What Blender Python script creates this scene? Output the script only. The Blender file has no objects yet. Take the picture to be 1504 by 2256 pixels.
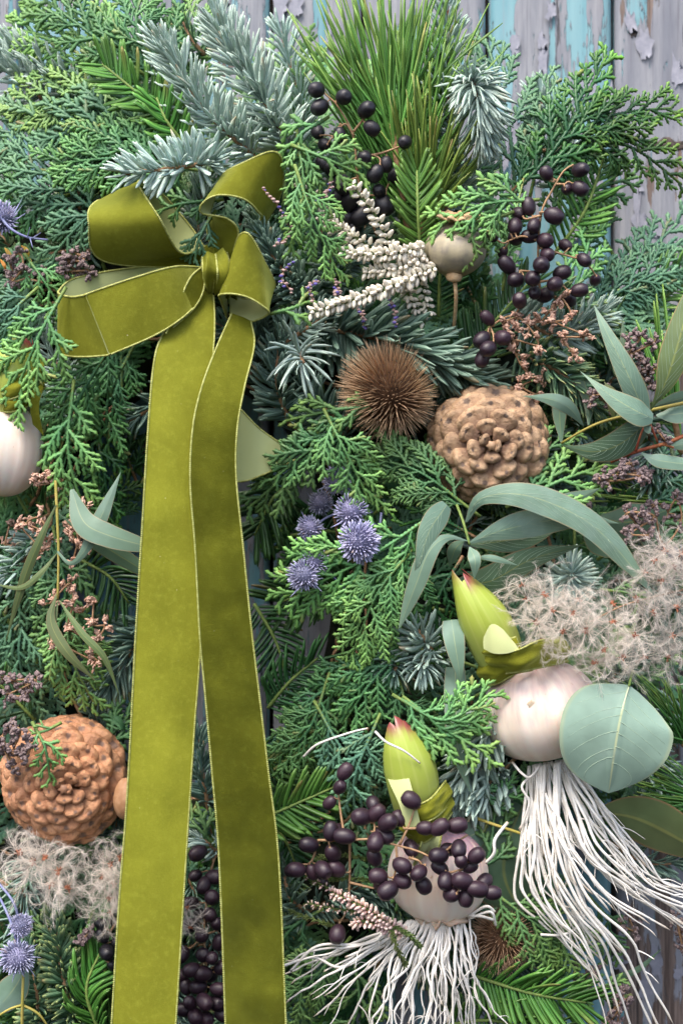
import bpy, math, random
import numpy as np
from mathutils import Matrix, Vector
from math import radians as rad, pi, sin, cos
S = bpy.context.scene
COL = S.collection

# ---------------------------------------------------------------- camera, sky, sun, exposure
PXM = 0.0003            # metres per photo pixel on the plane D0 from the camera
D0, CAMD, CZ = 1.0, 1.10, 1.5
def P(x, y, d=100.0):
    """photo pixel and millimetres in front of the planks -> point"""
    k = (CAMD - d * .001) / D0 * PXM
    return np.array([(x - 752) * k, -d * .001, CZ + (1128 - y) * k])
cd = bpy.data.cameras.new('camera'); cam = bpy.data.objects.new('camera', cd); COL.objects.link(cam)
cam.location = (0, -CAMD, CZ); cam.rotation_euler = (rad(90), 0, 0)
cd.sensor_fit = 'HORIZONTAL'; cd.sensor_width = 24; cd.lens = 24 * D0 / (1504 * PXM)
cd.clip_start = .01; cd.clip_end = 50
cd.dof.use_dof = True; cd.dof.focus_distance = CAMD - .115; cd.dof.aperture_fstop = 6.3
S.camera = cam
w = bpy.data.worlds.new('World'); S.world = w; w.use_nodes = True
wn = w.node_tree.nodes; wl = w.node_tree.links
sky = wn.new('ShaderNodeTexSky'); sky.sky_type = 'NISHITA'; sky.sun_disc = False
SUN_EL, SUN_AZ = rad(60), rad(208)      # azimuth from +Y clockwise: behind the camera, a little to the left
sky.sun_elevation = SUN_EL; sky.sun_rotation = SUN_AZ; sky.dust_density = 4; sky.air_density = 1.0; sky.ozone_density = .6
wl.new(sky.outputs[0], wn['Background'].inputs[0]); wn['Background'].inputs[1].default_value = .15
sd = bpy.data.lights.new('sun', 'SUN'); sd.energy = 1.35; sd.angle = rad(24); sd.color = (1, .955, .88)
sun = bpy.data.objects.new('sun', sd); COL.objects.link(sun)
sv = Vector((sin(SUN_AZ) * cos(SUN_EL), cos(SUN_AZ) * cos(SUN_EL), sin(SUN_EL)))
sun.rotation_euler = sv.to_track_quat('Z', 'Y').to_euler(); sun.location = (-.5, -2, 4)
S.view_settings.view_transform = 'Standard'; S.view_settings.look = 'None'
S.view_settings.exposure = 1.26; S.view_settings.gamma = 1
S.cycles.max_bounces = 6; S.cycles.diffuse_bounces = 3; S.cycles.glossy_bounces = 2; S.cycles.transmission_bounces = 3

# ---------------------------------------------------------------- node helpers
class NT:
    def __init__(s, name):
        s.m = bpy.data.materials.new(name); s.m.use_nodes = True
        s.t = s.m.node_tree; s.t.nodes.clear()
        s.out = s.t.nodes.new('ShaderNodeOutputMaterial')
    def n(s, typ, *ins, **kw):
        nd = s.t.nodes.new('ShaderNode' + typ)
        for k, v in kw.items():
            if hasattr(nd, k): setattr(nd, k, v)
            else: s.put(nd.inputs[k.replace('_', ' ')], v)
        for i, v in enumerate(ins):
            if v is not None: s.put(nd.inputs[i], v)
        return nd
    def put(s, sock, v):
        if hasattr(v, 'outputs'): v = v.outputs[0]
        if isinstance(v, bpy.types.NodeSocket): s.t.links.new(v, sock)
        else:
            if isinstance(v, tuple) and len(v) == 3 and sock.type == 'RGBA': v = v + (1,)
            sock.default_value = v
    def math(s, op, a, b=0.0, c=0.0, clamp=False):
        return s.n('Math', a, b, c, operation=op, use_clamp=clamp).outputs[0]
    def ramp(s, v, lo, hi, a=0.0, b=1.0):
        n = s.t.nodes.new('ShaderNodeMapRange'); n.interpolation_type = 'SMOOTHSTEP'
        for i, x in enumerate((v, lo, hi, a, b)): s.put(n.inputs[i], x)
        return n.outputs[0]
    def mix(s, f, a, b, blend='MIX'):
        n = s.t.nodes.new('ShaderNodeMix'); n.data_type = 'RGBA'; n.blend_type = blend
        s.put(n.inputs[0], f); s.put(n.inputs[6], a); s.put(n.inputs[7], b); return n.outputs[2]
    def noise(s, vec, scale, detail=3, rough=.55, out=0):
        n = s.t.nodes.new('ShaderNodeTexNoise'); s.put(n.inputs['Vector'], vec)
        n.inputs['Scale'].default_value = scale; n.inputs['Detail'].default_value = detail; n.inputs['Roughness'].default_value = rough
        return n.outputs[out]
    def attr(s, name='a'):
        a = s.n('Attribute', attribute_name=name); x = s.n('SeparateXYZ', a.outputs['Vector']); return x.outputs[0], x.outputs[1], x.outputs[2]
    def pos(s, sc=(1, 1, 1), obj=True):
        tc = s.n('TexCoord'); m = s.n('Mapping', tc.outputs['Object' if obj else 'Generated']); m.inputs['Scale'].default_value = sc; return m.outputs[0]
    def bump(s, h, st=.3, dist=.001, normal=None):
        b = s.n('Bump'); b.inputs['Strength'].default_value = st; b.inputs['Distance'].default_value = dist; s.put(b.inputs['Height'], h)
        if normal is not None: s.put(b.inputs['Normal'], normal)
        return b.outputs[0]
    def bsdf(s, col, rough=.5, spec=.5, normal=None, **kw):
        b = s.n('BsdfPrincipled'); s.put(b.inputs['Base Color'], col); s.put(b.inputs['Roughness'], rough)
        s.put(b.inputs['Specular IOR Level'], spec)
        if normal is not None: s.put(b.inputs['Normal'], normal)
        for k, v in kw.items(): s.put(b.inputs[k.replace('_', ' ')], v)
        return b.outputs[0]
    def end(s, sh, col=None, trans=0):
        if trans:
            t = s.n('BsdfTranslucent'); s.put(t.inputs[0], col)
            mx = s.n('MixShader', trans, sh, t.outputs[0]); sh = mx.outputs[0]
        s.t.links.new(sh, s.out.inputs[0]); return s.m

def leafmat(name, base, tip, tp=2.0, stripe=None, sw=(.15, .5), rough=.5, spec=.4, trans=.12, var=.5, hue=.03, edge=None, mott=None, bumps=0):
    g = NT(name); t, u, r = g.attr()
    f = g.math('POWER', g.math('MAXIMUM', t, 0), tp, clamp=True)
    c = g.mix(f, base, tip)
    au = g.math('ABSOLUTE', u)
    if stripe: c = g.mix(g.ramp(au, sw[0], sw[1], 1, 0), c, stripe)
    if edge: c = g.mix(g.ramp(au, .9, .97), c, edge)
    c = g.mix(g.math('MULTIPLY', g.ramp(r, .955, .965), g.math('MULTIPLY', f, .75)), c, (.27, .16, .06)) if trans < .12 or tp > 1 else c      # a few browned tips
    oi = g.n('ObjectInfo')
    ns = g.noise(g.pos(), 60, 2)
    if mott: c = g.mix(g.ramp(g.noise(g.pos(), 35, 3, .6), .5, .72), c, mott)
    v = g.math('ADD', g.math('MULTIPLY_ADD', r, var, 1 - var * .5), g.math('MULTIPLY_ADD', ns, .5, -.25))
    h = g.n('HueSaturation'); g.put(h.inputs['Hue'], g.math('ADD', g.math('MULTIPLY_ADD', oi.outputs['Random'], hue, .5 - hue / 2), g.math('MULTIPLY_ADD', g.noise(g.pos(), 45, 2), hue * 1.4, -hue * .7)))
    g.put(h.inputs['Value'], g.math('MULTIPLY', v, g.math('MULTIPLY_ADD', oi.outputs['Random'], .3, .85))); g.put(h.inputs['Color'], c)
    nn = g.bump(g.noise(g.pos(), 900, 2), bumps, .0004) if bumps else None
    return g.end(g.bsdf(h.outputs[0], rough, spec, nn), h.outputs[0], trans)

# ---------------------------------------------------------------- mesh helpers
def nrm(v): 
    v = np.asarray(v, float); l = np.linalg.norm(v, axis=-1, keepdims=True); return v / np.maximum(l, 1e-12)
class MB:
    def __init__(s): s.v = []; s.f = []; s.a = []; s.m = []; s.p = []; s.n = 0
    def add(s, V, F, A=None, mi=0, pile=None):
        """F: list of (k,n) int arrays"""
        V = np.asarray(V, float)
        A = np.zeros((len(V), 3)) + .5 if A is None else np.asarray(A, float)
        if A.ndim == 1: A = np.tile(A, (len(V), 1))
        s.v.append(V); s.a.append(A)
        s.p.append(np.zeros((len(V), 3)) if pile is None else pile)
        for f in (F if isinstance(F, (list, tuple)) else [F]):
            if len(f): s.f.append(np.asarray(f) + s.n); s.m.append(np.full(len(f), mi, np.int32))
        s.n += len(V); return s
    def mesh(s, name, mats, origin=(0, 0, 0), smooth=True):
        V = np.vstack(s.v) - np.asarray(origin); me = bpy.data.meshes.new(name)
        me.vertices.add(len(V)); me.vertices.foreach_set('co', V.astype(np.float32).ravel())
        cnt = np.concatenate([np.full(len(f), f.shape[1], np.int32) for f in s.f])
        idx = np.concatenate([f.ravel() for f in s.f]).astype(np.int32)
        me.loops.add(len(idx)); me.polygons.add(len(cnt))
        me.loops.foreach_set('vertex_index', idx)
        me.polygons.foreach_set('loop_start', np.concatenate([[0], np.cumsum(cnt)[:-1]]).astype(np.int32))
        me.polygons.foreach_set('loop_total', cnt)
        me.polygons.foreach_set('use_smooth', np.full(len(cnt), smooth))
        for m in (mats if isinstance(mats, (list, tuple)) else [mats]): me.materials.append(m)
        me.polygons.foreach_set('material_index', np.concatenate(s.m))
        at = me.attributes.new('a', 'FLOAT_VECTOR', 'POINT'); at.data.foreach_set('vector', np.vstack(s.a).astype(np.float32).ravel())
        p = np.vstack(s.p)
        if np.any(p): at = me.attributes.new('pile', 'FLOAT_VECTOR', 'POINT'); at.data.foreach_set('vector', p.astype(np.float32).ravel())
        me.update(calc_edges=True); return me
USED = {}
def tag(o, label=None, cat=None, group=None, kind=None):
    for k, v in (('label', label), ('category', cat), ('group', group), ('kind', kind)):
        if v: o[k] = v
    return o
def thing(name, loc, label, cat, group=None, kind=None):
    o = bpy.data.objects.new(name, None); COL.objects.link(o); o.location = tuple(loc); o.empty_display_size = .01
    return tag(o, label, cat, group, kind)
def part(name, mb, mats, parent=None, kind=None, label=None, smooth=True, origin=None, root=None):
    """root: world origin of the top-level thing (children of children sit at the same origin)"""
    org = np.array(origin if origin is not None else (ROOT(parent) if parent else (0, 0, 0)))
    me = mb.mesh(name, mats, org, smooth); o = bpy.data.objects.new(name, me); COL.objects.link(o)
    if parent:
        o.parent = parent; o.location = tuple(org - ROOT(parent))
    else: o.location = tuple(org)
    return tag(o, label, kind=kind)
def ROOT(o):
    p = np.array(o.location)
    while o.parent: o = o.parent; p = p + np.array(o.location)
    return p
def inst(name, me, parent, pos, R=None, sc=1.0, label=None):
    o = bpy.data.objects.new(name, me); COL.objects.link(o); o.parent = parent
    R = np.eye(3) if R is None else R
    sc = np.array([sc] * 3 if np.isscalar(sc) else sc)
    m = Matrix([list(r) for r in (R * sc[None, :])]).to_4x4(); m.translation = Vector(np.asarray(pos) - (ROOT(parent) if parent else 0))
    o.matrix_local = m
    return tag(o, label)
def catmull(pts, n=8):
    p = np.asarray(pts, float)
    if len(p) == 2: t = np.linspace(0, 1, n + 1)[:, None]; return p[0] * (1 - t) + p[1] * t
    e = np.vstack([2 * p[0] - p[1], p, 2 * p[-1] - p[-2]]); out = []
    t = np.linspace(0, 1, n, endpoint=False)[:, None]
    for i in range(len(p) - 1):
        a, b, c, d = e[i:i + 4]
        out.append(.5 * (2 * b + (c - a) * t + (2 * a - 5 * b + 4 * c - d) * t ** 2 + (3 * b - a - 3 * c + d) * t ** 3))
    return np.vstack(out + [p[-1:]])
def resample(C, n):
    d = np.concatenate([[0], np.cumsum(np.linalg.norm(np.diff(C, axis=0), axis=1))]); s = np.linspace(0, d[-1], n)
    return np.stack([np.interp(s, d, C[:, k]) for k in range(C.shape[1])], 1), d[-1]
def tangents(C): return nrm(np.gradient(C, axis=0))
def frames(C, ref=(0, -1, 0), roll=0.0):
    T = tangents(C); ref = np.asarray(ref, float)
    N = nrm(ref - (T @ ref)[:, None] * T if ref.ndim == 1 else ref - (T * ref).sum(1)[:, None] * T)
    B = np.cross(N, T); roll = np.asarray(roll)
    if np.any(roll):
        c, s_ = (np.cos(roll), np.sin(roll)); c = np.broadcast_to(c, (len(C),))[:, None]; s_ = np.broadcast_to(s_, (len(C),))[:, None]
        N, B = N * c + B * s_, B * c - N * s_
    return T, B, N
def gridf(n, m, close=False, off=0):
    """quads of an n x m vertex grid"""
    i, j = np.meshgrid(np.arange(n - 1), np.arange(m if close else m - 1), indexing='ij'); j2 = (j + 1) % m
    return np.stack([i * m + j, i * m + j2, (i + 1) * m + j2, (i + 1) * m + j], -1).reshape(-1, 4) + off
def tube(C, r, k=6, ref=(0.1, -1, .05), rnd=.5):
    C = np.asarray(C, float); n = len(C); r = np.broadcast_to(np.asarray(r, float), (n,))
    T, B, N = frames(C, ref); th = np.arange(k) / k * 2 * pi
    V = C[:, None] + r[:, None, None] * (np.cos(th)[None, :, None] * B[:, None] + np.sin(th)[None, :, None] * N[:, None])
    t = np.repeat(np.linspace(0, 1, n), k); A = np.stack([t, np.tile(np.cos(th), n), np.full(n * k, rnd)], 1)
    return V.reshape(-1, 3), [gridf(n, k, True), np.arange(k)[::-1][None], (np.arange(k) + (n - 1) * k)[None]], A
def lathe(prof, k=24, mod=None):
    """prof: (n,2) of (x along axis, radius); axis +x; u = angle/2pi"""
    p = np.asarray(prof, float); n = len(p); th = np.arange(k) / k * 2 * pi
    R = p[:, 1][:, None] * (np.ones((n, k)) if mod is None else mod(p[:, 0][:, None], th[None]))
    V = np.stack([np.repeat(p[:, 0][:, None], k, 1), R * np.cos(th), R * np.sin(th)], -1).reshape(-1, 3)
    A = np.stack([np.repeat(np.linspace(0, 1, n), k), np.tile(np.arange(k) / k, n), np.full(n * k, .5)], 1)
    return V, [gridf(n, k, True)], A
def instance(V, F, A, Pos, R, sc, r=None, tt=None):
    """copy template V to many places; R (n,3,3) with columns x,y,z; sc (n,) or (n,3)"""
    n, m = len(Pos), len(V); sc = np.asarray(sc, float)
    if sc.ndim == 1: sc = np.repeat(sc[:, None], 3, 1)
    W = np.einsum('nij,nmj->nmi', R, V[None] * sc[:, None]) + Pos[:, None]
    AA = np.tile(A[None], (n, 1, 1)).astype(float)
    if r is not None: AA[:, :, 2] = np.asarray(r)[:, None]
    if tt is not None: AA[:, :, 0] = tt(AA[:, :, 0]) if callable(tt) else np.asarray(tt)[:, None]
    FF = [(f[None] + (np.arange(n) * m)[:, None, None]).reshape(-1, f.shape[1]) for f in F if len(f)]
    return W.reshape(-1, 3), FF, AA.reshape(-1, 3)
def basis(X, up):
    X = nrm(X); up = np.broadcast_to(np.asarray(up, float), X.shape); Z = nrm(up - (up * X).sum(-1, keepdims=True) * X); Y = np.cross(Z, X)
    return np.stack([X, Y, Z], -1)
def deform(V, L, C, roll=0.0, ref=(0, -1, 0)):
    """lay a template that runs along x in [0,L] onto the curve C"""
    C, ln = resample(C, 40); T, B, N = frames(C, ref, roll); k = ln / L
    s = V[:, 0] / L * 39; i = np.clip(s.astype(int), 0, 38); f = np.clip(s - i, 0, 1)[:, None]
    C0 = C[i] * (1 - f) + C[i + 1] * f; ex = (s - np.clip(s, 0, 39))[:, None] * ln / 39
    Bi = nrm(B[i] * (1 - f) + B[i + 1] * f); Ni = nrm(N[i] * (1 - f) + N[i + 1] * f)
    return C0 + T[i] * ex + Bi * V[:, 1:2] * k + Ni * V[:, 2:3] * k
def PT(s, d=None):
    """'x,y,d x,y,d ...' -> points"""
    out = []
    for q in s.split():
        q = [float(v) for v in q.split(',')]; out.append(P(q[0], q[1], q[2] if len(q) > 2 else d))
    return np.array(out)
# ---------------------------------------------------------------- materials
M = {}
M['cy_green'] = leafmat('cypress green', (.06, .18, .08), (.22, .42, .12), 1.4, rough=.45, trans=.1, var=.25)
M['cy_blue'] = leafmat('cypress blue green', (.075, .19, .12), (.20, .38, .19), 1.4, rough=.5, trans=.1, var=.25)
M['cy_bright'] = leafmat('cypress bright', (.11, .28, .11), (.31, .53, .13), 1.2, rough=.45, trans=.12, var=.25)
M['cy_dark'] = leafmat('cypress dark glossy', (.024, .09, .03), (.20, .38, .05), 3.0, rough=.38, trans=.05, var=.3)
M['fir'] = leafmat('fir needle blue grey', (.37, .50, .45), (.44, .56, .46), 3, stripe=(.22, .34, .30), sw=(.03, .3), rough=.5, trans=.05, var=.4, hue=.02)
M['fir_pale'] = leafmat('fir needle pale', (.46, .59, .54), (.54, .66, .55), 3, stripe=(.30, .43, .38), sw=(.03, .3), rough=.5, trans=.05, var=.35, hue=.02)
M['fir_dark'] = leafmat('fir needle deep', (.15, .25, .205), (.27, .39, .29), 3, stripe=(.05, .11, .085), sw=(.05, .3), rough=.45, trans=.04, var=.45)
M['fir_green'] = leafmat('fir needle green tipped', (.13, .25, .15), (.42, .5, .16), 6, stripe=(.05, .13, .07), sw=(.05, .3), rough=.45, trans=.05)
M['pine'] = leafmat('pine needle', (.13, .27, .055), (.28, .38, .07), 4, stripe=(.05, .12, .02), sw=(0, .5), rough=.35, trans=.1, var=.6, hue=.04)
M['pine_deep'] = leafmat('pine needle deep', (.06, .19, .045), (.2, .3, .05), 4, rough=.35, trans=.1, var=.6)
M['yew'] = leafmat('yew needle', (.08, .22, .04), (.16, .33, .07), 2, stripe=(.03, .11, .015), sw=(.03, .2), rough=.34, trans=.12)
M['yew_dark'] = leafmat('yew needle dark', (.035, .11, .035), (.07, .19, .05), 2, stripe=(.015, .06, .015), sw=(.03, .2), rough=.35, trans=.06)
M['yew_pale'] = leafmat('yew needle light', (.16, .33, .07), (.2, .4, .09), 2, stripe=(.09, .22, .04), sw=(.03, .2), rough=.4, trans=.2)
M['euc'] = leafmat('eucalyptus leaf', (.16, .265, .195), (.18, .285, .20), 1, stripe=(.3, .38, .22), sw=(.012, .06), rough=.5, spec=.35, trans=.12, var=.15, hue=.015, edge=(.3, .28, .17), mott=(.205, .31, .245), bumps=.1)
M['euc_round'] = leafmat('eucalyptus leaf powdery', (.25, .375, .305), (.27, .39, .31), 1, stripe=(.48, .55, .33), sw=(.008, .03), rough=.6, spec=.25, trans=.06, var=.1, hue=.01, edge=(.33, .42, .29), mott=(.29, .40, .33), bumps=.15)
M['euc_dark'] = leafmat('eucalyptus leaf dark', (.10, .18, .115), (.11, .19, .11), 1, stripe=(.2, .25, .1), sw=(.012, .06), rough=.45, spec=.35, trans=.12, var=.15, hue=.015, edge=(.22, .19, .1), bumps=.1)
M['euc_olive'] = leafmat('eucalyptus leaf olive', (.13, .19, .075), (.15, .2, .08), 1, stripe=(.26, .3, .1), sw=(.02, .1), rough=.45, trans=.15, var=.15, edge=(.3, .22, .1))
def simple(name, col, col2, scale=200, rough=.6, spec=.3, bump=.4, trans=0, sheen=0, lohi=(.35, .65), stretch=(1, 1, 1)):
    g = NT(name); v = g.pos(stretch); n = g.noise(v, scale, 4, .6)
    oi = g.n('ObjectInfo'); c = g.mix(g.ramp(n, *lohi), col, col2)
    h = g.n('HueSaturation'); g.put(h.inputs['Value'], g.math('MULTIPLY_ADD', oi.outputs['Random'], .3, .85)); g.put(h.inputs['Color'], c)
    kw = {'Sheen_Weight': sheen} if sheen else {}
    return g.end(g.bsdf(h.outputs[0], rough, spec, g.bump(n, bump, .001), **kw), h.outputs[0], trans)
M['twig'] = simple('brown twig', (.22, .12, .06), (.36, .22, .12), 300)
M['twig_tan'] = simple('tan berry stalk', (.30, .17, .09), (.42, .27, .15), 400, bump=.3)
M['twig_red'] = simple('red brown twig', (.25, .07, .03), (.33, .13, .05), 300)
M['twig_green'] = simple('green stem', (.13, .2, .05), (.2, .28, .07), 300)
M['euc_stem'] = simple('yellow olive stem', (.33, .30, .06), (.42, .34, .09), 120, bump=.1)
M['euc_stem_red'] = simple('red eucalyptus stem', (.30, .06, .035), (.36, .13, .05), 90, bump=.1)
M['vein'] = simple('pale leaf vein', (.30, .41, .31), (.35, .45, .33), 200)
M['gap_shade'] = simple('dark moss', (.006, .010, .005), (.016, .02, .009), 150, rough=.95, bump=1)  # near-black colour stands in for the shade seen between the sprigs
M['dried'] = simple('dried pinkish brown bracts', (.36, .19, .13), (.62, .42, .32), 500, rough=.6)
M['seed_grey'] = simple('grey purple seed heads', (.11, .075, .08), (.30, .23, .22), 500, rough=.8, bump=.8)
M['lav'] = simple('lavender bud', (.30, .19, .18), (.50, .36, .33), 500)
M['lav_blue'] = simple('lavender petal', (.09, .07, .25), (.16, .13, .4), 500)
M['nut'] = simple('tan nut', (.38, .20, .10), (.50, .29, .16), 120, rough=.5)
def rootmat():
    g = NT('white bulb root'); t, u, r = g.attr(); v = g.pos(); n = g.noise(v, 90, 4, .6); n2 = g.noise(v, 420, 4, .7)
    c = g.mix(g.ramp(n, .35, .65), (.76, .72, .65), (.86, .84, .80)); c = g.mix(g.ramp(n2, .60, .70, 0, .6), c, (.40, .27, .17)); c = g.mix(g.ramp(n2, .74, .78, 0, .8), c, (.10, .06, .05))
    c = g.mix(g.ramp(g.math('ADD', t, g.math('MULTIPLY_ADD', n, .2, -.1)), .90, 1.0, 0, .6), c, (.48, .33, .18))
    return g.end(g.bsdf(c, .42, .45, g.bump(g.math('ADD', n2, n), .35, .0006)), c, .08)
M['root'] = rootmat()
M['blue_stem'] = simple('blue thistle stem', (.17, .18, .36), (.24, .27, .42), 200, rough=.5)
M['thistle'] = leafmat('blue thistle floret', (.20, .20, .32), (.52, .53, .74), 1.0, rough=.6, trans=.1, var=.5)
M['bract'] = leafmat('blue spiny bract', (.30, .33, .48), (.42, .44, .66), 1, rough=.5, trans=.1, var=.3)
M['teasel'] = leafmat('teasel spine', (.36, .20, .10), (.64, .46, .28), .6, rough=.5, trans=.12, var=.7, hue=.02)
M['teasel_core'] = simple('teasel core', (.05, .025, .012), (.12, .06, .03), 300, rough=.9)
M['plume'] = leafmat('clematis plume', (.80, .72, .64), (.88, .83, .77), 1, rough=.6, trans=.45, var=.3, hue=.01)
M['achene'] = simple('clematis seed', (.30, .10, .05), (.42, .18, .1), 300, rough=.5)
M['heath'] = leafmat('heather bell', (.80, .77, .65), (.84, .75, .62), 2, rough=.4, trans=.15, var=.2, hue=.02)
M['heath_pink'] = leafmat('pink heather bell', (.50, .25, .17), (.86, .68, .62), .8, rough=.45, trans=.15, var=.5, hue=.05)
M['heath_green'] = leafmat('heather leaf', (.06, .12, .02), (.13, .17, .05), 1, rough=.6, var=.6)
M['poppy_crown'] = simple('poppy crown', (.45, .29, .15), (.58, .42, .24), 300, rough=.7)
M['yellow_leaf'] = simple('yellow orange leaf', (.42, .30, .04), (.5, .2, .03), 60, rough=.5)

def berrymat(name, base, warm, bloom):
    g = NT(name); v = g.pos((1, 1, 1)); oi = g.n('ObjectInfo'); mp = g.n('VectorMath', v, operation='ADD')
    g.put(mp.inputs[1], oi.outputs['Random']); n = g.noise(mp, 120, 4, .65); n2 = g.noise(mp, 900, 3)
    c = g.mix(g.math('MULTIPLY', oi.outputs['Random'], .8), base, warm)
    f = g.math('MULTIPLY', g.ramp(n, .3, .75), g.math('MULTIPLY_ADD', oi.outputs['Random'], .5, .5))
    c = g.mix(g.math('MULTIPLY', f, .5), c, bloom); c = g.mix(g.ramp(n2, .69, .74, 0, .5), c, (.3, .25, .24))
    return g.end(g.bsdf(c, g.math('MULTIPLY_ADD', f, .22, .34), .45, g.bump(n, .2, .0006), Coat_Weight=.05, Coat_Roughness=.2))
M['berry_purple'] = berrymat('plum purple berry skin', (.011, .005, .010), (.030, .009, .016), (.075, .050, .075))
M['berry_black'] = berrymat('black berry skin', (.005, .004, .007), (.010, .006, .010), (.045, .042, .055))

def velvet():
    g = NT('olive velvet'); v = g.pos(); t, u, r = g.attr()
    n1 = g.noise(v, 22, 3, .5); n2 = g.noise(v, 7, 2); n3 = g.noise(v, 1800, 2); n4 = g.noise(v, 260, 4, .7)
    c = g.mix(g.ramp(n1, .3, .7), (.125, .134, .009), (.178, .190, .015))
    c = g.mix(g.ramp(n2, .35, .75, 0, .8), c, (.125, .130, .009))
    c = g.mix(g.ramp(n4, .45, .75, 0, .35), c, (.24, .26, .03))
    c = g.mix(g.ramp(n3, .4, .75, 0, .4), c, (.12, .11, .006))
    lint = g.noise(v, 700, 1); c = g.mix(g.ramp(lint, .81, .84, 0, .8), c, (.6, .6, .4))
    geo = g.n('NewGeometry'); pa = g.n('Attribute', attribute_name='pile')
    ad = g.n('VectorMath', geo.outputs['Normal'], pa.outputs['Vector'], operation='ADD')
    wv = g.noise(v, 30, 3, .5, 1); wob = g.n('VectorMath', wv, (.5, .5, .5), operation='SUBTRACT')
    sc = g.n('VectorMath', wob, operation='SCALE'); sc.inputs['Scale'].default_value = 1.0
    ad = g.n('VectorMath', ad, sc, operation='ADD'); nn = g.n('VectorMath', ad, operation='NORMALIZE')
    b = g.bump(g.math('ADD', n3, g.math('MULTIPLY', n4, .6)), .45, .0006, nn.outputs[0])
    return g.end(g.bsdf(c, .85, .12, b, Sheen_Weight=1.0, Sheen_Roughness=.4, Sheen_Tint=(.62, .66, .16, 1)))
def satin():
    g = NT('pale ribbon backing'); v = g.pos(); n = g.noise(v, 1400, 2); n2 = g.noise(v, 30, 2)
    c = g.mix(n2, (.43, .48, .20), (.52, .57, .27))
    return g.end(g.bsdf(c, .6, .3, g.bump(n, .15, .0003), Sheen_Weight=.2), c, .08)
def picot():
    g = NT('woven ribbon edge'); t, u, r = g.attr()
    n = g.noise(g.pos(), 500, 2); c = g.mix(g.ramp(n, .35, .65), (.27, .28, .06), (.44, .46, .15))
    return g.end(g.bsdf(c, .5, .4))
M['velvet'] = velvet(); M['satin'] = satin(); M['picot'] = picot()
def bulbmat():
    g = NT('papery bulb skin'); t, u, r = g.attr()
    ang = g.math('MULTIPLY', u, 2 * pi); cx = g.n('CombineXYZ', g.math('COSINE', ang), g.math('SINE', ang), g.math('MULTIPLY', t, .5))
    n = g.noise(cx, 9, 4, .6); n2 = g.noise(cx, 2.5, 3); n3 = g.noise(cx, 30, 3)
    c = g.mix(g.ramp(n2, .3, .7), (.80, .65, .54), (.86, .77, .67)); c = g.mix(g.ramp(n, .5, .85, 0, .22), c, (.62, .46, .42))
    pur = g.math('MULTIPLY', r, g.ramp(g.math('ADD', t, g.math('MULTIPLY_ADD', n, .5, -.25)), .44, .85))
    c = g.mix(g.math('MULTIPLY', pur, .85), c, (.27, .14, .22))
    c = g.mix(g.ramp(g.math('ADD', t, g.math('MULTIPLY', n, .05)), .0, .12, .7, 0), c, (.45, .27, .15))
    sp = g.noise(g.pos(), 260, 2); c = g.mix(g.ramp(sp, .71, .77, 0, .6), c, (.42, .24, .14))
    return g.end(g.bsdf(c, .62, .25, g.bump(n3, .04, .0006), Subsurface_Weight=.25, Subsurface_Scale=.006), c, .04)
M['bulb'] = bulbmat()
def shootmat():
    g = NT('yellow green bulb shoot'); t, u, r = g.attr(); n = g.noise(g.pos(), 90, 3)
    au = g.math('COSINE', g.math('MULTIPLY', u, 90)); tt = g.math('ADD', t, g.math('MULTIPLY_ADD', n, .16, -.08))
    c = g.mix(g.ramp(tt, .1, .75), (.46, .52, .12), (.38, .47, .07)); c = g.mix(g.math('MULTIPLY', g.ramp(au, .5, 1), .18), c, (.6, .64, .2))
    c = g.mix(g.ramp(tt, .80, 1.0, 0, .95), c, (.26, .045, .06)); c = g.mix(g.ramp(r, .9, 1.0, 0, .8), c, (.32, .10, .06))
    return g.end(g.bsdf(c, .32, .5, g.bump(g.math('ADD', n, g.math('MULTIPLY', au, .15)), .12, .001)), c, .12)
M['shoot'] = shootmat()
def conemat(name, a, b, dark, umbo):
    g = NT(name); t, u, r = g.attr(); v = g.pos(); oi = g.n('ObjectInfo'); mp = g.n('VectorMath', v, operation='ADD'); g.put(mp.inputs[1], oi.outputs['Random'])
    n = g.noise(mp, 3.2, 4, .6); n2 = g.noise(mp, 9, 5, .7)
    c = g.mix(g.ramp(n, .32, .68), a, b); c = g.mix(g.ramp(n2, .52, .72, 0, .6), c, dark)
    c = g.mix(g.ramp(t, .15, .65, .85, 0), c, dark)  # scale bases coloured darker, imitating shade in the gaps between scales
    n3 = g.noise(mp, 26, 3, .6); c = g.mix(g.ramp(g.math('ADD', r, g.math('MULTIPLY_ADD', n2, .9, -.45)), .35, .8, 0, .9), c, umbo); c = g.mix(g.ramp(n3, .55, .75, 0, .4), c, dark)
    h = g.n('HueSaturation'); g.put(h.inputs['Value'], g.math('MULTIPLY_ADD', oi.outputs['Random'], .35, .82)); g.put(h.inputs['Color'], c)
    return g.end(g.bsdf(h.outputs[0], g.math('MULTIPLY_ADD', n2, .25, .36), .45, g.bump(g.math('ADD', g.math('ADD', n2, n), g.math('MULTIPLY', n3, .4)), .7, .0016)))
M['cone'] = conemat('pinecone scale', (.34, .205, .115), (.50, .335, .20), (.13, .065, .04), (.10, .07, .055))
M['cone_or'] = conemat('orange pinecone scale', (.44, .20, .10), (.58, .30, .155), (.19, .08, .04), (.17, .11, .085))
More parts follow.
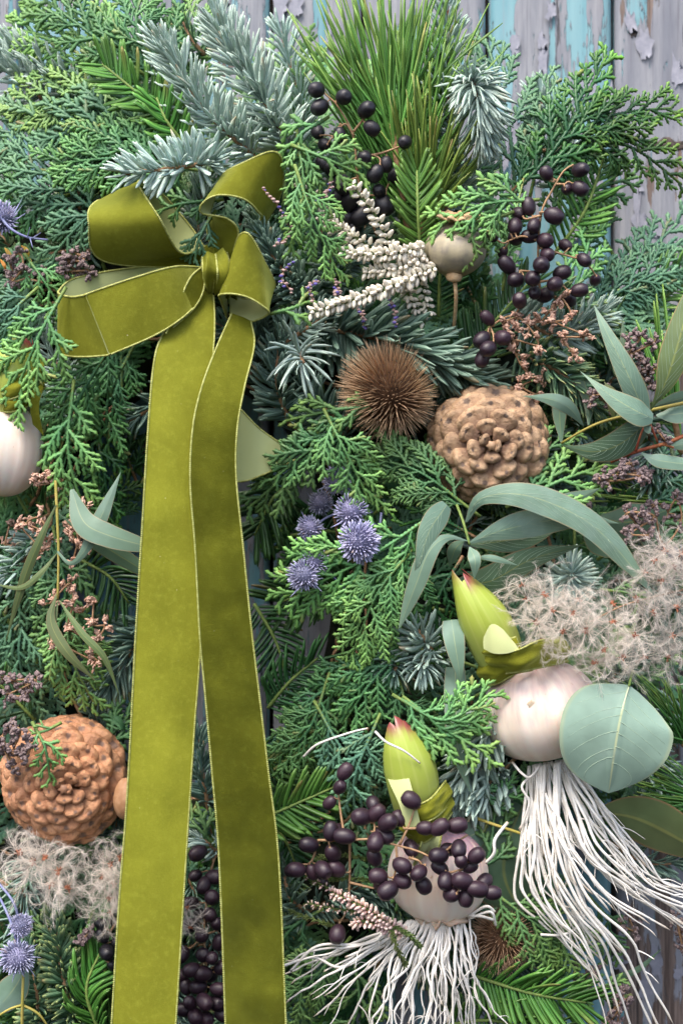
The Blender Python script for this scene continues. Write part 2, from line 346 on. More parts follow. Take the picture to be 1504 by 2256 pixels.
def poppymat():
    g = NT('poppy capsule'); t, u, r = g.attr(); n = g.noise(g.pos(), 90, 5, .65)
    rib = g.math('COSINE', g.math('MULTIPLY', u, 2 * pi * 11)); c = g.mix(g.ramp(n, .35, .7), (.38, .33, .22), (.24, .21, .17))
    c = g.mix(g.ramp(t, .0, .25, .8, 0), c, (.38, .30, .16)); c = g.mix(g.ramp(rib, .8, 1, 0, .12), c, (.42, .36, .24))
    return g.end(g.bsdf(c, .5, .4, g.bump(g.math('ADD', n, g.math('MULTIPLY', rib, .3)), .3, .001)))
M['poppy'] = poppymat()

# ---------------------------------------------------------------- templates (x along, y across, z up), metres
mm = .001
def T_node():
    V = np.array([(-.15, 0, 0), (.45, -.62, .02), (1.22, -.74, .06), (1.25, 0, .08), (1.22, .74, .06), (.45, .62, .02), (.60, 0, .30), (.55, 0, -.25)], float)
    f = [(0, 1, 6), (1, 2, 6), (2, 3, 6), (3, 4, 6), (4, 5, 6), (5, 0, 6)]; b = [(1, 0, 7), (2, 1, 7), (3, 2, 7), (4, 3, 7), (5, 4, 7), (0, 5, 7)]
    return V, [np.array(f + b)], np.array([(.5, v[1] * 1.3, .5) for v in V])
NODE = T_node()
def T_needle(n=6, curve=.12, w=.055, th=.035, tip=.6, k=4, notch=False):
    """needle of length 1 along x, bending up in z"""
    x = np.linspace(0, 1, n); prof = np.minimum(1, .45 + x * 3) * np.where(x > .82, np.sqrt(np.maximum(1 - ((x - .82) / .18) ** 2, tip ** 2 * .3)), 1)
    z = curve * x ** 2; V = []; A = []
    for i in range(n):
        for j, (yy, zz) in enumerate(((-1, 0), (0, .75), (1, 0), (0, -.8))):
            V.append((x[i], yy * w * prof[i], z[i] + zz * th * prof[i])); A.append((x[i], yy, .5))
    F = [gridf(n, 4, True)[:, ::-1], np.array([[(n - 1) * 4 + j for j in (3, 2, 1, 0)]])]
    return np.array(V), F, np.array(A)
def T_ellip(nu=10, nv=14, ax=1.0, pointed=0.0):
    th = np.linspace(0, pi, nu); x = -np.cos(th) * ax; r = np.sin(th)
    if pointed: r = r * (1 - pointed * (x / ax + 1) / 2)
    V, F, A = lathe(np.stack([x, np.maximum(r, 1e-4)], 1), nv); return V, F, A

def needles(rng, L, n, nl, phis, ang, curve, w, th, L0=0.0, prof=None, jit=.12, nsec=6, tipcrowd=.0, stiff=1):
    """needles set round an axis along x in [L0,L]; phi: azimuth from +z; ang: angle to the axis"""
    out = MB(); ts = [T_needle(nsec, c, w, th) for c in (curve * .6, curve, curve * 1.5)]
    x = L0 + (L - L0) * (np.arange(n) + rng.random(n)) / n; s = (x - L0) / (L - L0)
    ph = phis(rng, n); a = ang(s) + rng.normal(0, jit, n); ln = nl * (prof(s) if prof else 1) * rng.uniform(.85, 1.1, n)
    rad_ = np.stack([np.zeros(n), np.sin(ph), np.cos(ph)], 1)
    X = np.cos(a)[:, None] * np.array([1, 0, 0]) + np.sin(a)[:, None] * rad_
    up = np.cross(X, np.cross(rad_ * 0 + np.array([.0, 0, 1.0]) + .35 * np.array([1., 0, 0]), X)); up = up + rng.normal(0, .15, up.shape)
    R = basis(X, up); Pp = np.stack([x, rad_[:, 1] * .0008, rad_[:, 2] * .0008], 1); r = rng.random(n); g = np.arange(n) % 3; rng.shuffle(g)
    for k in range(3):
        m = g == k
        if m.any(): out.add(*instance(*ts[k], Pp[m], R[m], ln[m], r[m]))
    return out

def cyp_template(L, W, seed, step=2.75, dens=1.0, ang0=46, back=True, wob=.12, size=1.0):
    """flat branching cypress spray along x; L, W in mm. Every branchlet is one flattened body whose edge is toothed by its scale leaves"""
    rnd = random.Random(seed); rings = []; st0 = []; lens = []
    def br(x, y, z, a, zs, ln, lvl, sg, tb):
        n = max(2, int(round(ln / step))); curl = rnd.uniform(-.12, .12) - sg * (.38 if lvl == 1 else .22 if lvl == 2 else .1)
        side = rnd.choice((-1, 1)); w0 = (1.1, 1.18, 1.24, 1.15)[lvl] * size; te = min(1, tb + (.55, .45, .4, .3)[lvl]) if lvl else 1; q = []
        tz = rnd.gauss(0, .25) if lvl else 0; dsh = rnd.uniform(-.12, .12)
        for i in range(n):
            f = i / n; aa = a + curl * f; zs -= .010 * (1 + lvl); c = math.sqrt(max(.2, 1 - zs * zs)); t_ = min(1, max(0, tb + (te - tb) * f ** (1.5 if lvl else 3) + dsh))
            w = w0 * (1.12 - .30 * f) * (1 if i else .8)
            q.append((x, y, z, aa, zs, .72 * w, .62, t_, tz))
            q.append((x + step * .72 * cos(aa), y + step * .72 * sin(aa), z + step * .72 * zs, aa, zs, 1.22 * w, .72, min(1, t_ + .10), tz))
            x += step * cos(aa) * c; y += step * sin(aa) * c; z += step * zs
            if lvl == 0:
                st0.append((x, y, z))
                if f < .03: continue
                if i % 5 in (0, 2) and rnd.random() < .97 * dens:
                    p = min(1, .6 + f * 2.0) * (1 - f) ** .55 + .08
                    br(x, y, z, aa + side * rad(ang0 - 12 * f + rnd.uniform(-7, 7)), rnd.gauss(0, wob), W * p * rnd.uniform(.7, 1.12), 1, side, min(.6, f * .5))
                    side = -side
            elif lvl == 1:
                if i >= 1 and i < n - 1 and rnd.random() < .96:
                    rem = ln * (1 - f); br(x, y, z, aa + side * rad(40 + rnd.uniform(-7, 7)), zs * .5 + rnd.gauss(0, wob * .7), max(step * 1.6, min(rem * .5, 12) * rnd.uniform(.55, 1.15)), 2, side, t_)
                    side = -side
            elif lvl == 2 and n >= 4 and i in (1, 2):
                br(x, y, z, aa + side * rad(38), zs * .5, step * rnd.choice((1.6, 2)), 3, side, t_); side = -side
        q.append((x, y, z, a + curl, zs, .62 * w0 * .8, .5, te, tz)); q.append((x + step * .35 * cos(a + curl), y + step * .35 * sin(a + curl), z + step * .3 * zs, a + curl, zs, .12, .15, te, tz))
        rings.extend(q); lens.append(len(q))
    br(0, 0, 0, 0, .05, L, 0, 0, 0)
    q = np.array(rings); n = len(q); a, zs = q[:, 3], q[:, 4]; rng = np.random.default_rng(seed)
    X = nrm(np.stack([np.cos(a), np.sin(a), zs], 1)); up = np.stack([np.sin(a) * -q[:, 8], np.cos(a) * q[:, 8], np.ones(n)], 1); R = basis(X, up)
    Y, Z = R[:, :, 1], R[:, :, 2]; hw = q[:, 5][:, None]; th = (q[:, 6] * .95 * size)[:, None]
    V = np.stack([q[:, :3] - Y * hw, q[:, :3] + Z * th, q[:, :3] + Y * hw, q[:, :3] - Z * th * .8], 1).reshape(-1, 3) * mm
    A = np.repeat(np.stack([q[:, 7], q[:, 0] * 0, np.repeat(rng.random(len(lens)), lens)], 1), 4, 0); A[0::4, 1] = -1; A[2::4, 1] = 1
    e = np.cumsum(lens); idx = np.ones(n, bool); idx[e - 1] = False; i = np.nonzero(idx)[0] * 4
    prs = ((0, 1), (1, 2), (2, 3), (3, 0)) if back else ((0, 1), (1, 2))
    F = np.concatenate([np.stack([i + j, i + j + 4, i + k + 4, i + k], 1) for j, k in prs])
    return (V, [F], A), np.vstack([[0, 0, 0], st0]) * mm
def T_curve(s, d=None, n=10): return catmull(PT(s, d), n)

def cypress(pts, W, mat, label, seed, d=90, roll=0, dens=1.0, back=True, group=None, wob=.12, size=1.0, ang0=46):
    C = T_curve(pts, d); _, ln = resample(C, 30); size *= (.96, 1.12, 1.28, 1.04, 1.18)[seed % 5]
    tp, st = cyp_template(ln * 1000, W * .3 * 1.0, seed, step=2.6 * size, dens=dens, back=back, wob=wob, size=size, ang0=ang0)
    r = thing('cypress_spray', C[0], label, 'cypress spray', group)
    V = deform(tp[0], ln, C, rad(roll)); part('scale_leaves', MB().add(V, tp[1], tp[2]), M[mat], r, 'stuff')
    sv = resample(deform(st, ln, C, rad(roll)), 16)[0]; sv = np.vstack([C[0] - (sv[1] - sv[0]) * 1.2, sv]) + np.array([0, .0004, 0])
    part('stem', MB().add(*tube(sv, np.linspace(.0013, .0004, len(sv)), 5)), M['twig_green'] if mat != 'cy_dark' else M['twig'], r)
    return r
TOPSIDE = lambda rng, n: rng.uniform(-1.9, 1.9, n)
AROUND = lambda rng, n: rng.uniform(-2.6, 2.6, n)
def fir(pts, mat, label, seed, d=80, nl=20, n=None, roll=0, twig='twig', spread=1.9, a0=70, a1=38, w=.052, curve=.16, bud=False, group=None):
    C = T_curve(pts, d); _, ln = resample(C, 30); rng = np.random.default_rng(seed)
    n = int((n or ln * 1000 * 1.7) * .72); nl = nl * mm; w = w * 1.28
    mb = needles(rng, ln, n, nl, lambda r_, k: r_.uniform(-spread, spread, k), lambda s: np.radians(a0 + (a1 - a0) * s ** 2), curve, w, w * .55, prof=lambda s: 1 - .3 * s ** 4)
    if bud or a1 < 45:
        m2 = needles(rng, ln * 1.01, 10, nl * .75, AROUND, lambda s: np.radians(14 + 30 * (1 - s)), curve, w, w * .5, L0=ln * .97)
        mb.add(m2.v[0], [], None) if 0 else [mb.add(v, [], a) for v, a in []]
        off = mb.n
        for v, a, p in zip(m2.v, m2.a, m2.p): mb.v.append(v); mb.a.append(a); mb.p.append(p)
        for f, m_ in zip(m2.f, m2.m): mb.f.append(f + off); mb.m.append(m_)
        mb.n += m2.n
    r = thing('fir_sprig', C[0], label, 'fir sprig', group)
    V = deform(np.vstack(mb.v), ln, C, rad(roll)); mb.v = [V]; part('needles', mb, M[mat], r, 'stuff')
    c2, _ = resample(C, 14); part('stem', MB().add(*tube(c2, np.linspace(.0019, .0012, 14), 7)), M[twig], r)
    if bud:
        V, F, A = T_ellip(6, 8, 1.3); part('bud', MB().add(V * .0018 + C[-1] + np.array([0, -.001, 0]), F, A), M['twig_red'], r)
    return r
def fir_star(x, y, d, R_px, mat, label, seed, n=46, axis=(0, -1, -.15), w=.05, fan=None, curve=.16, group=None):
    """a sprig seen end-on: needles radiate from the tip towards the viewer"""
    c = P(x, y, d); rng = np.random.default_rng(seed); ax = nrm(np.array(axis, float)); L = .028
    mb = MB(); r = thing('fir_sprig', c - ax * L, label, 'fir sprig', group)
    s = np.sort(rng.random(n)) ** .8; el = np.radians(88 - 60 * s ** 2.2 + rng.normal(0, 6, n)); az = np.arange(n) * 2.39996 + rng.normal(0, .2, n)
    if fan: az = rad(fan[0]) + (rng.random(n) - .5) * rad(fan[1])
    B = basis(ax[None], (0, 0, 1))[0]; u1, u2 = B[:, 1], B[:, 2]
    rd = np.cos(az)[:, None] * u1 * -1 + np.sin(az)[:, None] * u2
    X = np.cos(el)[:, None] * ax + np.sin(el)[:, None] * rd; ln = R_px * .3 * mm * rng.uniform(.85, 1.1, n) * (1 - .35 * s ** 5)
    w *= 1.15; T = T_needle(6, curve, w, w * .55); mb.add(*instance(*T, c - ax * L * (1 - s)[:, None], basis(X, ax + rng.normal(0, .1, 3)), ln, rng.random(n)))
    part('needles', mb, M[mat], r, 'stuff')
    part('stem', MB().add(*tube(np.linspace(c - ax * L, c, 6), .0014, 7)), M['twig'], r)
    return r
def yew(pts, mat, label, seed, d=80, nl=24, n=None, roll=0, a0=62, w=.045, group=None, alt=.25, stem='twig_green', sgn=None, a1=30):
    C = T_curve(pts, d); _, ln = resample(C, 30); rng = np.random.default_rng(seed); n = n or int(ln * 1000 * .62); w *= 1.2
    side = lambda r_, k: np.where(np.arange(k) % 2, 1, -1) * (r_.normal(1.35, alt, k)) if sgn is None else sgn * r_.normal(1.3, alt, k)
    mb = needles(rng, ln, n, nl * mm, side, lambda s: np.radians(a0 + (a1 - a0) * s ** 2), .10, w, .012, prof=lambda s: (.75 + .6 * s) * (1 - .45 * s ** 3), jit=.08, nsec=7)
    r = thing('yew_sprig', C[0], label, 'yew sprig', group)
    mb.v = [deform(np.vstack(mb.v), ln, C, rad(roll))]; part('needles', mb, M[mat], r, 'stuff')
    c2, _ = resample(C, 14); part('stem', MB().add(*tube(c2, np.linspace(.0014, .0008, 14), 6)), M[stem], r)
    return r
def pine(base, tips, mat, label, seed, n=120, wmm=1.3, jit=26, d0=60, d1=95, bend=.08):
    """tuft: needles leave a short woody stem and end along the polyline of tips"""
    rng = np.random.default_rng(seed); b = PT(base); tp = PT(tips); r = thing('pine_tuft', b[0], label, 'pine tuft')
    B, _ = resample(catmull(b, 8), 40); Tc, _ = resample(catmull(tp, 8), 60); mb = MB(); T = T_needle(9, .0, 1, .6)
    for i in range(n):
        f = rng.random(); s = B[min(39, int(rng.random() ** 1.2 * 39))]; e = Tc[int(np.clip(f + rng.normal(0, .06), 0, .999) * 60)] * 1.0
        e = s + (e - s) * rng.uniform(.55, 1.06) + rng.normal(0, jit * .3 * mm, 3) * np.array([1, .9, 1])
        dv = e - s; ln = np.linalg.norm(dv); c = catmull([s, s + dv * .5 + rng.normal(0, bend, 3) * ln * .5, e], 5)
        V = T[0].copy() * np.array([1, wmm * .5 * mm / 1, wmm * .5 * mm]); V[:, 0] *= ln
        mb.add(deform(V, ln, c, rng.uniform(-1, 1)), T[1], T[2] * np.array([1, 1, 0]) + np.array([0, 0, rng.random()]))
    part('needles', mb, M[mat], r, 'stuff')
    part('stem', MB().add(*tube(B[::4], .0022, 7)), M['twig'], r)
    return r
def leafmesh(C, widths, roll=0, cup=.12, n=26, m=9, wave=.02, seed=0, twist=0, th=.00018, ref=(0, -1, 0)):
    """solid leaf along the curve; widths: list of half widths in metres at equal steps"""
    C, ln = resample(C, n); s = np.linspace(0, 1, n); wd = np.interp(s, np.linspace(0, 1, len(widths)), widths)
    k = np.array([1, 2, 3, 2, 1.]) / 9; wd = np.convolve(np.pad(wd, 2, 'edge'), k, 'valid') if n > 12 else wd; wd[0] = widths[0]; wd[-1] = widths[-1]
    rl = rad(roll) + rad(twist) * (s - .5); T, B, N = frames(C, ref, rl); u = np.linspace(-1, 1, m); rng = np.random.default_rng(seed); ph = rng.random(2) * 6
    z = -cup * (np.abs(u)[None] ** 1.6) * wd[:, None] + wave * wd[:, None] * np.sin(s[:, None] * 11 + ph[0] + 2 * u[None]) * np.abs(u)[None]
    z = z + .035 * wd[:, None] * (np.abs(u)[None] < .05)
    V = C[:, None] + B[:, None] * (u[None] * wd[:, None])[..., None] + N[:, None] * z[..., None]
    r = rng.random(); A = np.stack([np.repeat(s, m), np.tile(u, n), np.full(n * m, r)], 1)
    lo = V - N[:, None] * th; lo[:, 0] = V[:, 0]; lo[:, -1] = V[:, -1]
    F = gridf(n, m); 
    return np.vstack([V.reshape(-1, 3), lo.reshape(-1, 3)]), [F[:, ::-1], F + n * m], np.vstack([A, A])
def leaf(parent, pts, wpx, mat='euc', d=100, shape=None, name='leaf', label=None, veins=0, vw=.00011, **kw):
    sh = shape or [.10, .35, .65, .88, 1, .97, .85, .66, .42, .2, .01]
    C = T_curve(pts, d); mb = MB().add(*leafmesh(C, [x * wpx * .5 * .3 * mm for x in sh], **kw))
    o = part(name, mb, M[mat], parent, label=label); n, m = kw.get('n', 26), kw.get('m', 9)
    if veins:                                    # lateral veins lie on the blade, sub-part of the leaf
        G = mb.v[0][:n * m].reshape(n, m, 3); N = nrm(np.cross(G[n // 2, -1] - G[n // 2, 0], G[-1, m // 2] - G[0, m // 2])); N = N if N[1] < 0 else -N; vb = MB(); rg = np.random.default_rng(n + m + int(wpx))
        for q in range(veins):
            for sg in (-1, 1):
                s0 = .04 + .82 * (q + rg.random() * .5 + (.25 if sg > 0 else 0)) / veins; k = np.linspace(0, .86, 9); si = np.clip((s0 + .30 * k ** 1.3) * (n - 1), 0, n - 1.001); ui = (m - 1) / 2 * (1 + sg * k); a, b = si.astype(int), np.clip(ui.astype(int), 0, m - 2); fa, fb = (si - a)[:, None], (ui - b)[:, None]
                C2 = (G[a, b] * (1 - fb) + G[a, b + 1] * fb) * (1 - fa) + (G[a + 1, b] * (1 - fb) + G[a + 1, b + 1] * fb) * fa
                if si[-1] < n - 2: vb.add(*tube(C2 + N * .00005, np.linspace(vw, vw * .4, 9), 4))
        part('veins', vb, M['vein'], o, 'stuff')
    return o
def stem(parent, pts, r0, r1, mat='twig_green', d=90, name='stem', k=7, label=None):
    C = T_curve(pts, d, 6); return part(name, MB().add(*tube(C, np.linspace(r0, r1, len(C)) * mm, k)), M[mat], parent, label=label)

BERRY = None
def berry_cluster(label, group, mat, stems, berries, d=100, big=1.0, stalk='twig_tan', seed=3):
    """stems: list of 'x,y,d ...' polylines; berries: 'x,y[,d[,r]] ...'"""
    global BERRY
    rng = np.random.default_rng(seed); sp = [T_curve(s, d, 6) for s in stems]; allp = np.vstack(sp)
    r = thing('berry_cluster', sp[0][0], label, 'berry cluster', group); mb = MB()
    for c in sp:
        rr = np.linspace(.95, .55, len(c)) * mm; mb.add(*tube(c, rr, 6))
    key = 'berry_' + mat
    if key not in USED:
        V, F, A = T_ellip(13, 18, 1.0); V[:, 1:] *= (.86 + .06 * (V[:, :1] > 0) * V[:, :1]); 
        V[:, 0] = np.where(V[:, 0] > .93, V[:, 0] - (V[:, 0] - .93) * 1.6, V[:, 0])
        USED[key] = MB().add(V, F, A).mesh('berry', M['berry_' + mat])
    ball = T_ellip(5, 7, .8)
    for q in berries.split():
        q = [float(v) for v in q.split(',')]; dd = q[2] if len(q) > 2 and q[2] else d + rng.uniform(-6, 6); rp = (q[3] if len(q) > 3 else 18.5) * big * rng.uniform(.94, 1.13)
        c = P(q[0], q[1], dd); D = allp - c; k = np.argmin((D ** 2).sum(1) + (np.linalg.norm(D, axis=1) < rp * .3 * mm) * 1e-4); a = allp[k]
        R = rp * .3 * mm; v = c - a; v = v / max(np.linalg.norm(v), 1e-6); v = nrm(v + rng.normal(0, .35, 3)); st = c - v * R * .98
        mid = (a + st) / 2 - v * .0015 + rng.normal(0, .0006, 3); cc = catmull([a, mid, st + v * R * .05], 4); mb.add(*tube(cc, np.linspace(.65, .5, len(cc)) * mm, 5))
        mb.add(ball[0] * .0011 + st, ball[1], ball[2])
        inst('berry', USED[key], r, c, basis(v[None], rng.normal(0, 1, 3))[0], (R * rng.uniform(1.02, 1.22), R * rng.uniform(.93, 1.0), R * .98))
    part('stalk', mb, M[stalk], r)
    return r
def ribbon(A, B, nseg=12, nw=11, bow=.0, th=.0004, pile=1.0, ripple=.0):
    """A,B: edge point lists; velvet side towards cross(along, A->B). returns (face mb, edging mb)"""
    A, B = catmull(A, nseg), catmull(B, nseg); n = len(A); u = np.linspace(-1, 1, nw); w_ = (u + 1) / 2
    V = A[:, None] * (1 - w_)[None, :, None] + B[:, None] * w_[None, :, None]
    al = nrm(np.gradient((A + B) / 2, axis=0)); ac = nrm(B - A); N = nrm(np.cross(al, ac)); wd = np.linalg.norm(B - A, axis=1)
    s = np.linspace(0, 1, n)
    off = bow * (1 - u ** 2)[None] * wd[:, None] + ripple * wd[:, None] * (np.sin(s[:, None] * n * .16 + u[None] * 2.2) + .7 * np.sin(s[:, None] * n * .31 - u[None] * 4.1 + 1) + .5 * np.sin(s[:, None] * n * .07 + u[None] * 6.5)) * (1 - u ** 2)[None] ** .5
    V = V + N[:, None] * off[..., None]; lo = V - N[:, None] * th
    at = np.stack([np.repeat(s, nw), np.tile(u, n), np.full(n * nw, .5)], 1); pl = np.repeat(al * pile, nw, 0)
    F = gridf(n, nw); mb = MB(); mb.add(V.reshape(-1, 3), F[:, ::-1], at, 0, pl); mb.add(lo.reshape(-1, 3), F, at, 1)
    e = MB()
    for E, sg in ((V[:, 0], -1), (V[:, -1], 1)):
        C, ln = resample(E + ac * sg * .0003 - N * th * .5, max(8, int(np.linalg.norm(np.diff(E, axis=0), axis=1).sum() / .00042)))
        k = len(C); e.add(*tube(C, (.00066 + .00024 * np.cos(np.arange(k) * 2 * pi / 3)), 6, ref=N[len(N) // 2] + .01))
    return mb, e
def EP(s):
    return list(PT(s))
# ================================================================ THE PLANKS
def plankmat():
    g = NT('peeling painted board'); v = g.pos((1, 1, 1)); t, u, r = g.attr()
    oi = g.n('ObjectInfo'); off = g.n('VectorMath', v, operation='ADD'); g.put(off.inputs[1], oi.outputs['Random'])
    def st(x, z):
        m = g.n('Mapping', off.outputs[0]); m.inputs['Scale'].default_value = (x, 1, z); return m.outputs[0]
    grain = g.noise(st(1, .03), 420, 4, .65); big = g.noise(st(1, .22), 22, 5, .62); med = g.noise(st(1, .12), 75, 5, .65); crk = g.noise(st(1, .06), 160, 4, .7)
    streak = g.noise(st(1, .05), 60, 3, .6); blot = g.noise(st(1, .5), 14, 3, .5)
    wood = g.mix(g.ramp(grain, .35, .65), (.085, .06, .05), (.22, .165, .14)); wood = g.mix(g.ramp(blot, .5, .75), wood, (.23, .13, .09))
    turq = g.mix(g.ramp(streak, .3, .7), (.12, .29, .35), (.22, .39, .43)); turq = g.mix(g.ramp(grain, .55, .75), turq, (.24, .30, .33))
    grey = g.mix(g.ramp(med, .3, .7), (.20, .21, .245), (.335, .34, .365)); grey = g.mix(g.ramp(grain, .5, .8), grey, (.15, .15, .18))
    grey = g.mix(g.ramp(blot, .58, .8, 0, .6), grey, (.36, .32, .30))
    mid = g.noise(st(1, .16), 62, 5, .65)
    h1 = g.math('ADD', g.math('MULTIPLY', big, .34), g.math('ADD', g.math('MULTIPLY', mid, .42), g.math('MULTIPLY', crk, .24)))
    tz = g.math('MULTIPLY_ADD', t, .20, 0)                      # t: how much turquoise shows on this board
    mt = g.ramp(h1, g.math('SUBTRACT', .50, tz), g.math('SUBTRACT', .515, tz))     # grey gone -> turquoise
    tz2 = g.math('MULTIPLY', r, .2)
    h2 = g.math('ADD', g.math('MULTIPLY', big, .45), g.math('MULTIPLY', med, .55))
    mw = g.ramp(h2, g.math('SUBTRACT', .60, tz2), g.math('SUBTRACT', .612, tz2))
    c = g.mix(mt, grey, turq); c = g.mix(mw, c, wood)
    crack = g.ramp(crk, .33, .30); crack2 = g.ramp(g.noise(st(1, .03), 130, 3, .5), .30, .27); ck = g.math('MAXIMUM', crack, crack2)
    c = g.mix(g.math('MULTIPLY', ck, .75), c, (.035, .03, .03))
    rim = g.math('MULTIPLY', mt, g.math('SUBTRACT', 1, mt)); c = g.mix(g.math('MULTIPLY', rim, 2), c, (.08, .09, .1))
    hh = g.math('SUBTRACT', g.math('SUBTRACT', 1.0, g.math('MULTIPLY', mt, .35)), g.math('ADD', g.math('MULTIPLY', mw, .4), g.math('MULTIPLY', ck, .6)))
    hh = g.math('ADD', hh, g.math('MULTIPLY', grain, .18))
    return g.end(g.bsdf(c, .62, .3, g.bump(hh, .9, .0016)))
M['plank'] = plankmat()
M['knot'] = simple('dark wood knot', (.03, .025, .022), (.09, .07, .06), 200, rough=.9, bump=1)
wall = thing('plank_wall', P(752, 1128, 0), 'wall of vertical old boards with peeling grey and turquoise paint behind the wreath', 'wall')
rngw = np.random.default_rng(5)
edges = [-330, -150, 45, 205, 405, 597, 800, 1074, 1352, 1560, 1790, 1950]
turqs = [-.1, -.1, .15, .0, -.05, -.15, -.1, .20, -.12, .1, .0]; woods = [.1, .1, .0, .1, .1, .0, .0, .05, .45, .5, .2]
for i in range(len(edges) - 1):
    x0, x1 = P(edges[i] + 5, 0, 0)[0], P(edges[i + 1] - 5, 0, 0)[0]; z0, z1 = P(0, 2560, 0)[2], P(0, -330, 0)[2]
    nx, nz = max(6, int((x1 - x0) / .004)), 150; X = np.linspace(x0, x1, nx); Z = np.linspace(z0, z1, nz)
    G = np.zeros((nz, nx))
    for oc, (sx, sz) in enumerate(((.02, .25), (.008, .09), (.004, .02))):
        gx, gz = int((x1 - x0) / sx) + 3, int((z1 - z0) / sz) + 3; r_ = rngw.normal(0, 1, (gz, gx))
        xi, zi = (X - x0) / sx, (Z - z0) / sz; a, b = xi.astype(int), zi.astype(int); fx, fz = xi - a, zi - b; fx, fz = fx * fx * (3 - 2 * fx), fz * fz * (3 - 2 * fz)
        G += ((r_[b][:, a] * (1 - fx) + r_[b][:, a + 1] * fx) * (1 - fz)[:, None] + (r_[b + 1][:, a] * (1 - fx) + r_[b + 1][:, a + 1] * fx) * fz[:, None]) * (.0005, .0004, .00025)[oc]
    u = np.linspace(-1, 1, nx); base = rngw.uniform(-.0015, .0015)
    Y = -(base + G - .0022 * (np.abs(u)[None] > .995) - .001 * np.abs(u)[None] ** 10)
    V = np.stack([np.tile(X, (nz, 1)), Y, np.tile(Z[:, None], (1, nx))], -1).reshape(-1, 3)
    bk = V.copy(); bk[:, 1] = .02; A = np.tile(np.array([turqs[i], 0, woods[i]]), (len(V), 1))
    F = gridf(nz, nx); N_ = nz * nx
    # side walls
    l = np.arange(nz) * nx; rr = l + nx - 1
    q1 = np.stack([l[:-1], l[1:], l[1:] + N_, l[:-1] + N_], 1); q2 = np.stack([rr[1:], rr[:-1], rr[:-1] + N_, rr[1:] + N_], 1)
    part('plank', MB().add(np.vstack([V, bk]), [F, q1, q2], np.vstack([A, A])), M['plank'], wall)
# backing beam behind the joints, so the gaps read dark wood
bx = P(-340, 2560, 0), P(1960, -330, 0)
V = np.array([(x, y, z) for x in (bx[0][0], bx[1][0]) for y in (.021, .045) for z in (bx[0][2], bx[1][2])])
part('backing_board', MB().add(V, [np.array([(0, 1, 5, 4), (2, 6, 7, 3), (0, 2, 3, 1), (4, 5, 7, 6), (1, 3, 7, 5), (0, 4, 6, 2)])]), M['knot'], wall)
for (x, y, rx, ry, lb) in ((1468, 318, 60, 12, 'dark split knot in the right board'), (1395, 72, 9, 9, 'small round nail hole'), (488, 10, 17, 9, 'worn dark knot at the top')):
    V, F, A = T_ellip(7, 26); rg = np.random.default_rng(int(x)); k = .00033
    V = np.stack([V[:, 1] * rx * k * (1 + .15 * np.sin(A[:, 1] * 19)), V[:, 0] * .0007, V[:, 2] * ry * k * (1 + .35 * np.sin(A[:, 1] * 31) + .3 * np.sin(A[:, 1] * 57))], 1)
    part('knot', MB().add(V + P(x, y, 1.2), F, A), M['knot'], wall, label=lb)
# curling paint flakes that stand off the boards
flm = NT('grey paint flake'); M['flake'] = flm.end(flm.bsdf(flm.mix(flm.noise(flm.pos(), 300, 3), (.19, .20, .25), (.36, .36, .42)), .6, .3))
for i in range(46):
    if i < 30: fx, fy = rngw.uniform(1080, 1500), rngw.uniform(10, 560)
    elif i < 36: fx, fy = rngw.uniform(560, 800), rngw.uniform(0, 200)
    elif i < 42: fx, fy = rngw.uniform(1340, 1500), rngw.uniform(1990, 2250)
    else: fx, fy = rngw.uniform(560, 640), rngw.uniform(1200, 1500)
    W_, H_ = rngw.uniform(.002, .006), rngw.uniform(.004, .013); n = 6; uu, vv = np.meshgrid(np.linspace(-1, 1, n), np.linspace(-1, 1, n)); rr = 1 + .25 * rngw.normal(0, 1, (n, n)) * (np.maximum(abs(uu), abs(vv)) > .9)
    c = P(fx, fy, 1.5); cu = rngw.uniform(.0005, .0022)
    V = np.stack([c[0] + uu * W_ * rr * (1 - .4 * vv ** 2), c[1] - cu * (uu * .5 + .5) ** 2 - .0004, c[2] + vv * H_ * rr], -1).reshape(-1, 3)
    F = gridf(n, n); part('paint_flake', MB().add(np.vstack([V, V + [0, .0003, 0]]), [F, F[:, ::-1] + n * n]), M['flake'], wall)

wall.location.y += .045; wall.scale = (1.145 / 1.1, 1, 1.145 / 1.1)      # the wreath hangs clear of the boards

